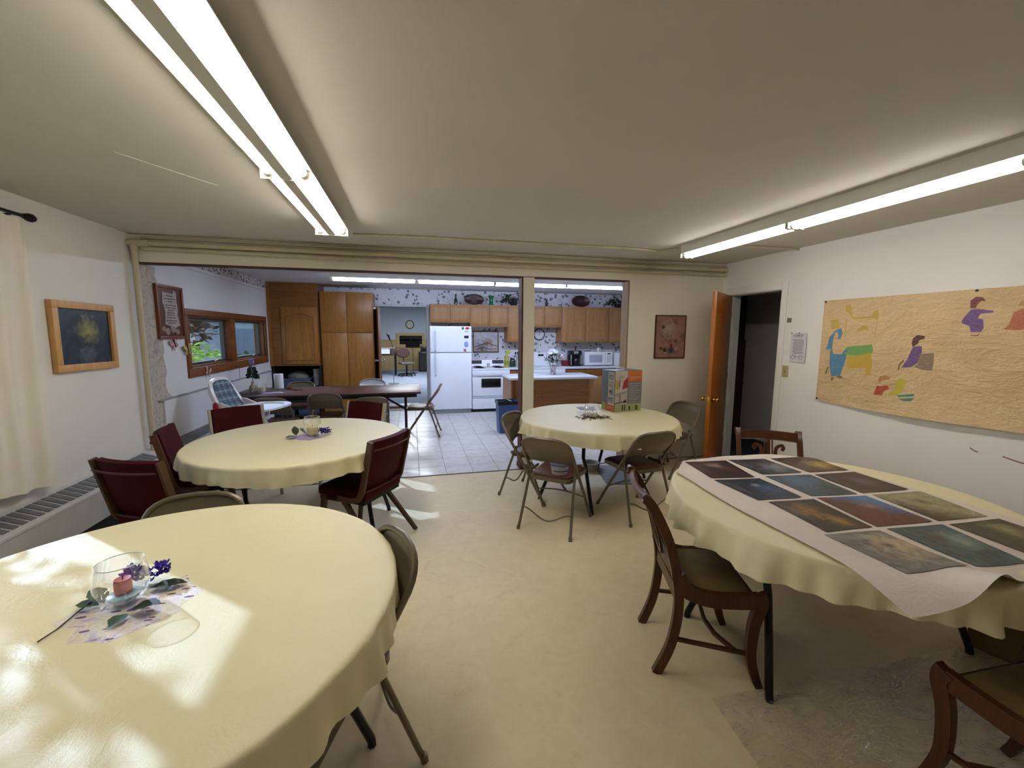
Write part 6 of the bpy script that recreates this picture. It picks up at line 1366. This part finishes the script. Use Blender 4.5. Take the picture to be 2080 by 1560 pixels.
for P, c in (([(0.005, 0.25), (0.04, 0.24), (0.045, 0.33), (0.005, 0.35)], '#b08a3a'), ([(0.09, 0.24), (0.16, 0.26), (0.16, 0.37), (0.11, 0.33)], '#8c2a2e'), ([(0.03, 0.25), (0.10, 0.27), (0.11, 0.36), (0.04, 0.35)], '#b3aaa6'),
             ([(0.05, 0.26), (0.065, 0.265), (0.07, 0.35), (0.055, 0.35)], '#5d5654'), ([(0.085, 0.27), (0.095, 0.272), (0.10, 0.35), (0.09, 0.35)], '#6d6664'), ([(0.04, 0.355), (0.11, 0.365), (0.11, 0.39), (0.04, 0.38)], '#97908d'),
             ([(0.01, 0.20), (0.15, 0.23), (0.15, 0.20), (0.01, 0.17)], '#8a817c'), ([(0.01, 0.10), (0.15, 0.12), (0.15, 0.20), (0.01, 0.17)], '#a59a94'), ([(0.055, 0.11), (0.075, 0.113), (0.075, 0.185), (0.055, 0.18)], '#6a605c'), ([(0.0, 0.088), (0.12, 0.105), (0.12, 0.115), (0.0, 0.098)], '#1d1a1a'),
             ([(0.11, 0.095), (0.15, 0.10), (0.15, 0.135), (0.12, 0.13)], '#1a1716')):
    MB().prism(P, -0.002, -0.0012, 'xz').obj('printed_shape', bc_(c), bxo, smooth=False)
for x, w, h, c in ((0.095, 0.016, 0.06, '#26221f'), (0.125, 0.016, 0.06, '#3a3633'), (0.185, 0.018, 0.045, '#201d1b'), (0.27, 0.03, 0.05, '#3a3a34')): MB().bx(x, x+w, -0.002, -0.0012, 0.015, 0.015+h).obj('printed_shape', bc_(c), bxo)
m = MB(); m.tube([(0.19+0.13*k/24, -0.0015, 0.365+0.008*math.sin(k*1.9)) for k in range(25)], 0.0022, 4)
for k in range(9): m.bx(0.185, BW-0.03-0.02*(k % 3), -0.0016, -0.0012, 0.295-0.024*k, 0.298-0.024*k)
m.bx(0.185, 0.29, -0.0016, -0.0012, 0.343, 0.346).obj('printed_script', bc_('#b7a79c'), bxo, smooth=False)
# left side of the box
def side(v0, v1, z0, z1, c, d=0.0012): return MB().bx(-d, 0.0005, v0, v1, z0, z1).obj('printed_panel', bc_(c), bxo)
side(0.002, 0.16, 0.002, 0.085, '#a0502c'); side(0.16, BD-0.002, 0.002, 0.085, '#7f8c4a'); side(0.012, 0.115, 0.075, BH-0.02, '#b4aaa6', 0.002)
for k in range(4):
    z = 0.09+k*0.083; p = MB().bx(-0.0028, -0.002, 0.02, 0.107, z, z+0.073).obj('printed_photo', art('small_photo_%d' % k, [(0.35, '#2f2826'), (0.5, '#7d7470'), (0.65, '#a59c98')], 16, None, None, None, 0.4, k*3.0), bxo)
MB().tube([(-0.0016, 0.13-0.1*k/14, 0.045+0.007*math.sin(k*2.0)) for k in range(15)], 0.002, 4).obj('printed_script', bc_('#b7a79c'), bxo)
MB().tube([(0.09, 0.10, BH), (0.10, 0.11, BH+0.022), (0.19, 0.12, BH+0.024), (0.20, 0.12, BH)], 0.004, 6).obj('carry_handle', M['plast'], bxo)
# tub on the chair seat, things on the floor under the third table
tb = emp('plastic_tub', (1.135, 3.075, 0.455), 0, 'clear plastic tub with a blue label on a tan chair seat', 'tub')
MB().lathe([(0, 0), (0.062, 0), (0.075, 0.075), (0.073, 0.075), (0.06, 0.003), (0, 0.003)], 24).obj('body', plain('milky_plastic', '#a9a7ac', 0.3), tb); MB().lathe([(0, 0.072), (0.079, 0.072), (0.08, 0.082), (0.07, 0.084), (0, 0.08)], 24).obj('lid', plain('grey_blue_lid', '#4b4e78', 0.35), tb)
MB().bar([(0.0705*math.cos(a), 0.0705*math.sin(a), 0.036) for a in [math.radians(215+9*k) for k in range(11)]], 0.038, 0.002, up=(0, 0, 1)).obj('label', plain('navy_label', '#272b44', 0.4), tb)
t2 = emp('plastic_bowl', (1.99, 4.36, 0.0), 0, 'white plastic bowl on the floor under the third table', 'bowl')
MB().lathe([(0, 0), (0.075, 0), (0.092, 0.085), (0.096, 0.09), (0.088, 0.088), (0.07, 0.006), (0, 0.006)], 22).obj('bowl', plain('grey_white_bowl', '#a5a59c', 0.4), t2); MB().lathe([(0.0925, 0.08), (0.1, 0.08), (0.1, 0.092), (0.0925, 0.092)], 22).obj('rim', plain('grey_white_rim', '#b0b0a8', 0.4), t2)
mm_ = N('striped_floor_mat'); wv = mm_.n('ShaderNodeTexWave', wave_type='BANDS', bands_direction='Y'); wv.inputs['Scale'].default_value = 9; wv.inputs['Distortion'].default_value = 3.5; mm_.l(mm_.co(rot=(0, 0, 0.5)), wv.inputs['Vector']); mm_.col(mm_.ramp(wv.outputs['Fac'], [(0.35, '#3f4148'), (0.55, '#8b8d94')])); mm_.set(0.7)
tag(MB().prism([(1.955, 3.87), (2.28, 3.80), (2.42, 4.42), (2.09, 4.50)], 0.0005, 0.006).obj('floor_mat', mm_.m, smooth=False), 'grey striped mat on the floor under the third table', 'mat')

# ---------------------------------------------------------------- far room seen through the kitchen doorway
def far(px_, py_, Y): return on_y(px_, py_, Y)
FZ = 0.099
oc = emp('office_chair', (-0.17, 14.55, FZ), 0.3, 'brown swivel office chair in the far room', 'chair')
MB().bx(-0.23, 0.23, -0.22, 0.22, 0.40, 0.47, 0.025).obj('seat', plain('grey_seat', '#4c4c46', 0.8), oc); MB().lathe([(0, -.03), (0.17, -.03), (0.19, 0.0), (0.17, .03), (0, .03)], 20, M=Matrix.Translation((-0.05, 0.22, 0.78)) @ Matrix.Rotation(PI/2, 4, 'X') @ Matrix.Diagonal((1.25, 0.9, 1, 1))).obj('backrest', plain('brown_back', '#3a2220', 0.7), oc)
MB().tube([(0, 0, 0.08), (0, 0, 0.42)], 0.03, 10).tube([(0, 0.15, 0.42), (-0.02, 0.25, 0.5), (-0.04, 0.24, 0.75)], 0.015, 6).obj('column', M['black'], oc)
for k in range(5):
    a = k*2*PI/5; MB().bar([(0, 0, 0.10), (0.28*math.cos(a), 0.28*math.sin(a), 0.07)], 0.05, 0.03, (0, 0, 1)).obj('leg', M['black'], oc); MB().sph((0.28*math.cos(a), 0.28*math.sin(a), 0.03), 0.03, 8, 6).obj('caster', M['black'], oc)
mst = emp('microphone_stand', (-0.51, 12.4, FZ), 0, 'thin black microphone stand with a boom in the far room', 'stand')
MB().lathe([(0, 0), (0.15, 0), (0.15, 0.012), (0.02, 0.02), (0, 0.02)], 20).tube([(0, 0, 0.02), (0, 0, 1.05)], 0.01, 6).obj('pole', M['steel'], mst); MB().tube([(0.0, 0, 1.05), (-0.08, 0, 1.32)], 0.008, 6).obj('boom', M['black'], mst); MB().lathe([(0, 0), (0.014, 0.02), (0.03, 0.16), (0.034, 0.2), (0.02, 0.235), (0, 0.24)], 12, M=Matrix.Translation((-0.06, 0, 1.22)) @ Matrix.Rotation(-0.35, 4, 'Y')).obj('microphone', M['black'], mst)
kb = emp('piano', (-1.05, 15.2, FZ), 0, 'dark brown keyboard desk with white papers in the far room', 'desk')
MB().bx(-0.5, 0.55, -0.3, 0.3, 0.68, 0.92, .004).obj('case', plain('dark_red_brown', '#331a1a', 0.5), kb)
for x in (-0.45, 0.5):
    for y in (-0.25, 0.25): MB().bx(x-0.03, x+0.03, y-0.03, y+0.03, 0, 0.68).obj('leg', M['black'], kb)
tag(MB().grid(8, 6, lambda u, v: (-1.35+0.78*u, 14.86+0.5*v, FZ+0.926+0.012*nz(u*4, v*3)), thick=0.002).bx(-1.0, -0.72, 14.885, 14.89, FZ+0.74, FZ+0.92).obj('papers', M['plast']), 'white papers hanging over the keyboard desk in the far room', 'paper')
sp_ = emp('loudspeaker', (0.52, 16.3, FZ), 0, 'black loudspeaker at the wall of the far room', 'loudspeaker')
MB().bx(-0.26, 0.26, -0.2, 0.2, 0.0, 0.75, 0.01).obj('cabinet', M['black'], sp_); MB().bx(-0.22, 0.22, -0.206, -0.2, 0.04, 0.71).obj('grille', M['dark'], sp_)
MB().bx(-0.18, 0.2, -0.15, 0.15, 0.752, 0.98, .02).obj('top_unit', M['black'], sp_)
ms = emp('music_stand', (0.05, 15.6, FZ), 0, 'black music stand in front of the far window', 'stand')
MB().lathe([(0, 0), (0.14, 0), (0.14, 0.012), (0, 0.02)], 16).tube([(0, 0, 0.02), (0, 0, 1.0)], 0.011, 6).obj('pole', M['black'], ms); MB().box((0, 0, 1.05), (0.5, 0.02, 0.24), M=Matrix.Rotation(-0.15, 4, 'X')).obj('desk', plain('matt_black', '#08080a', 0.95, 0, 0.1), ms)
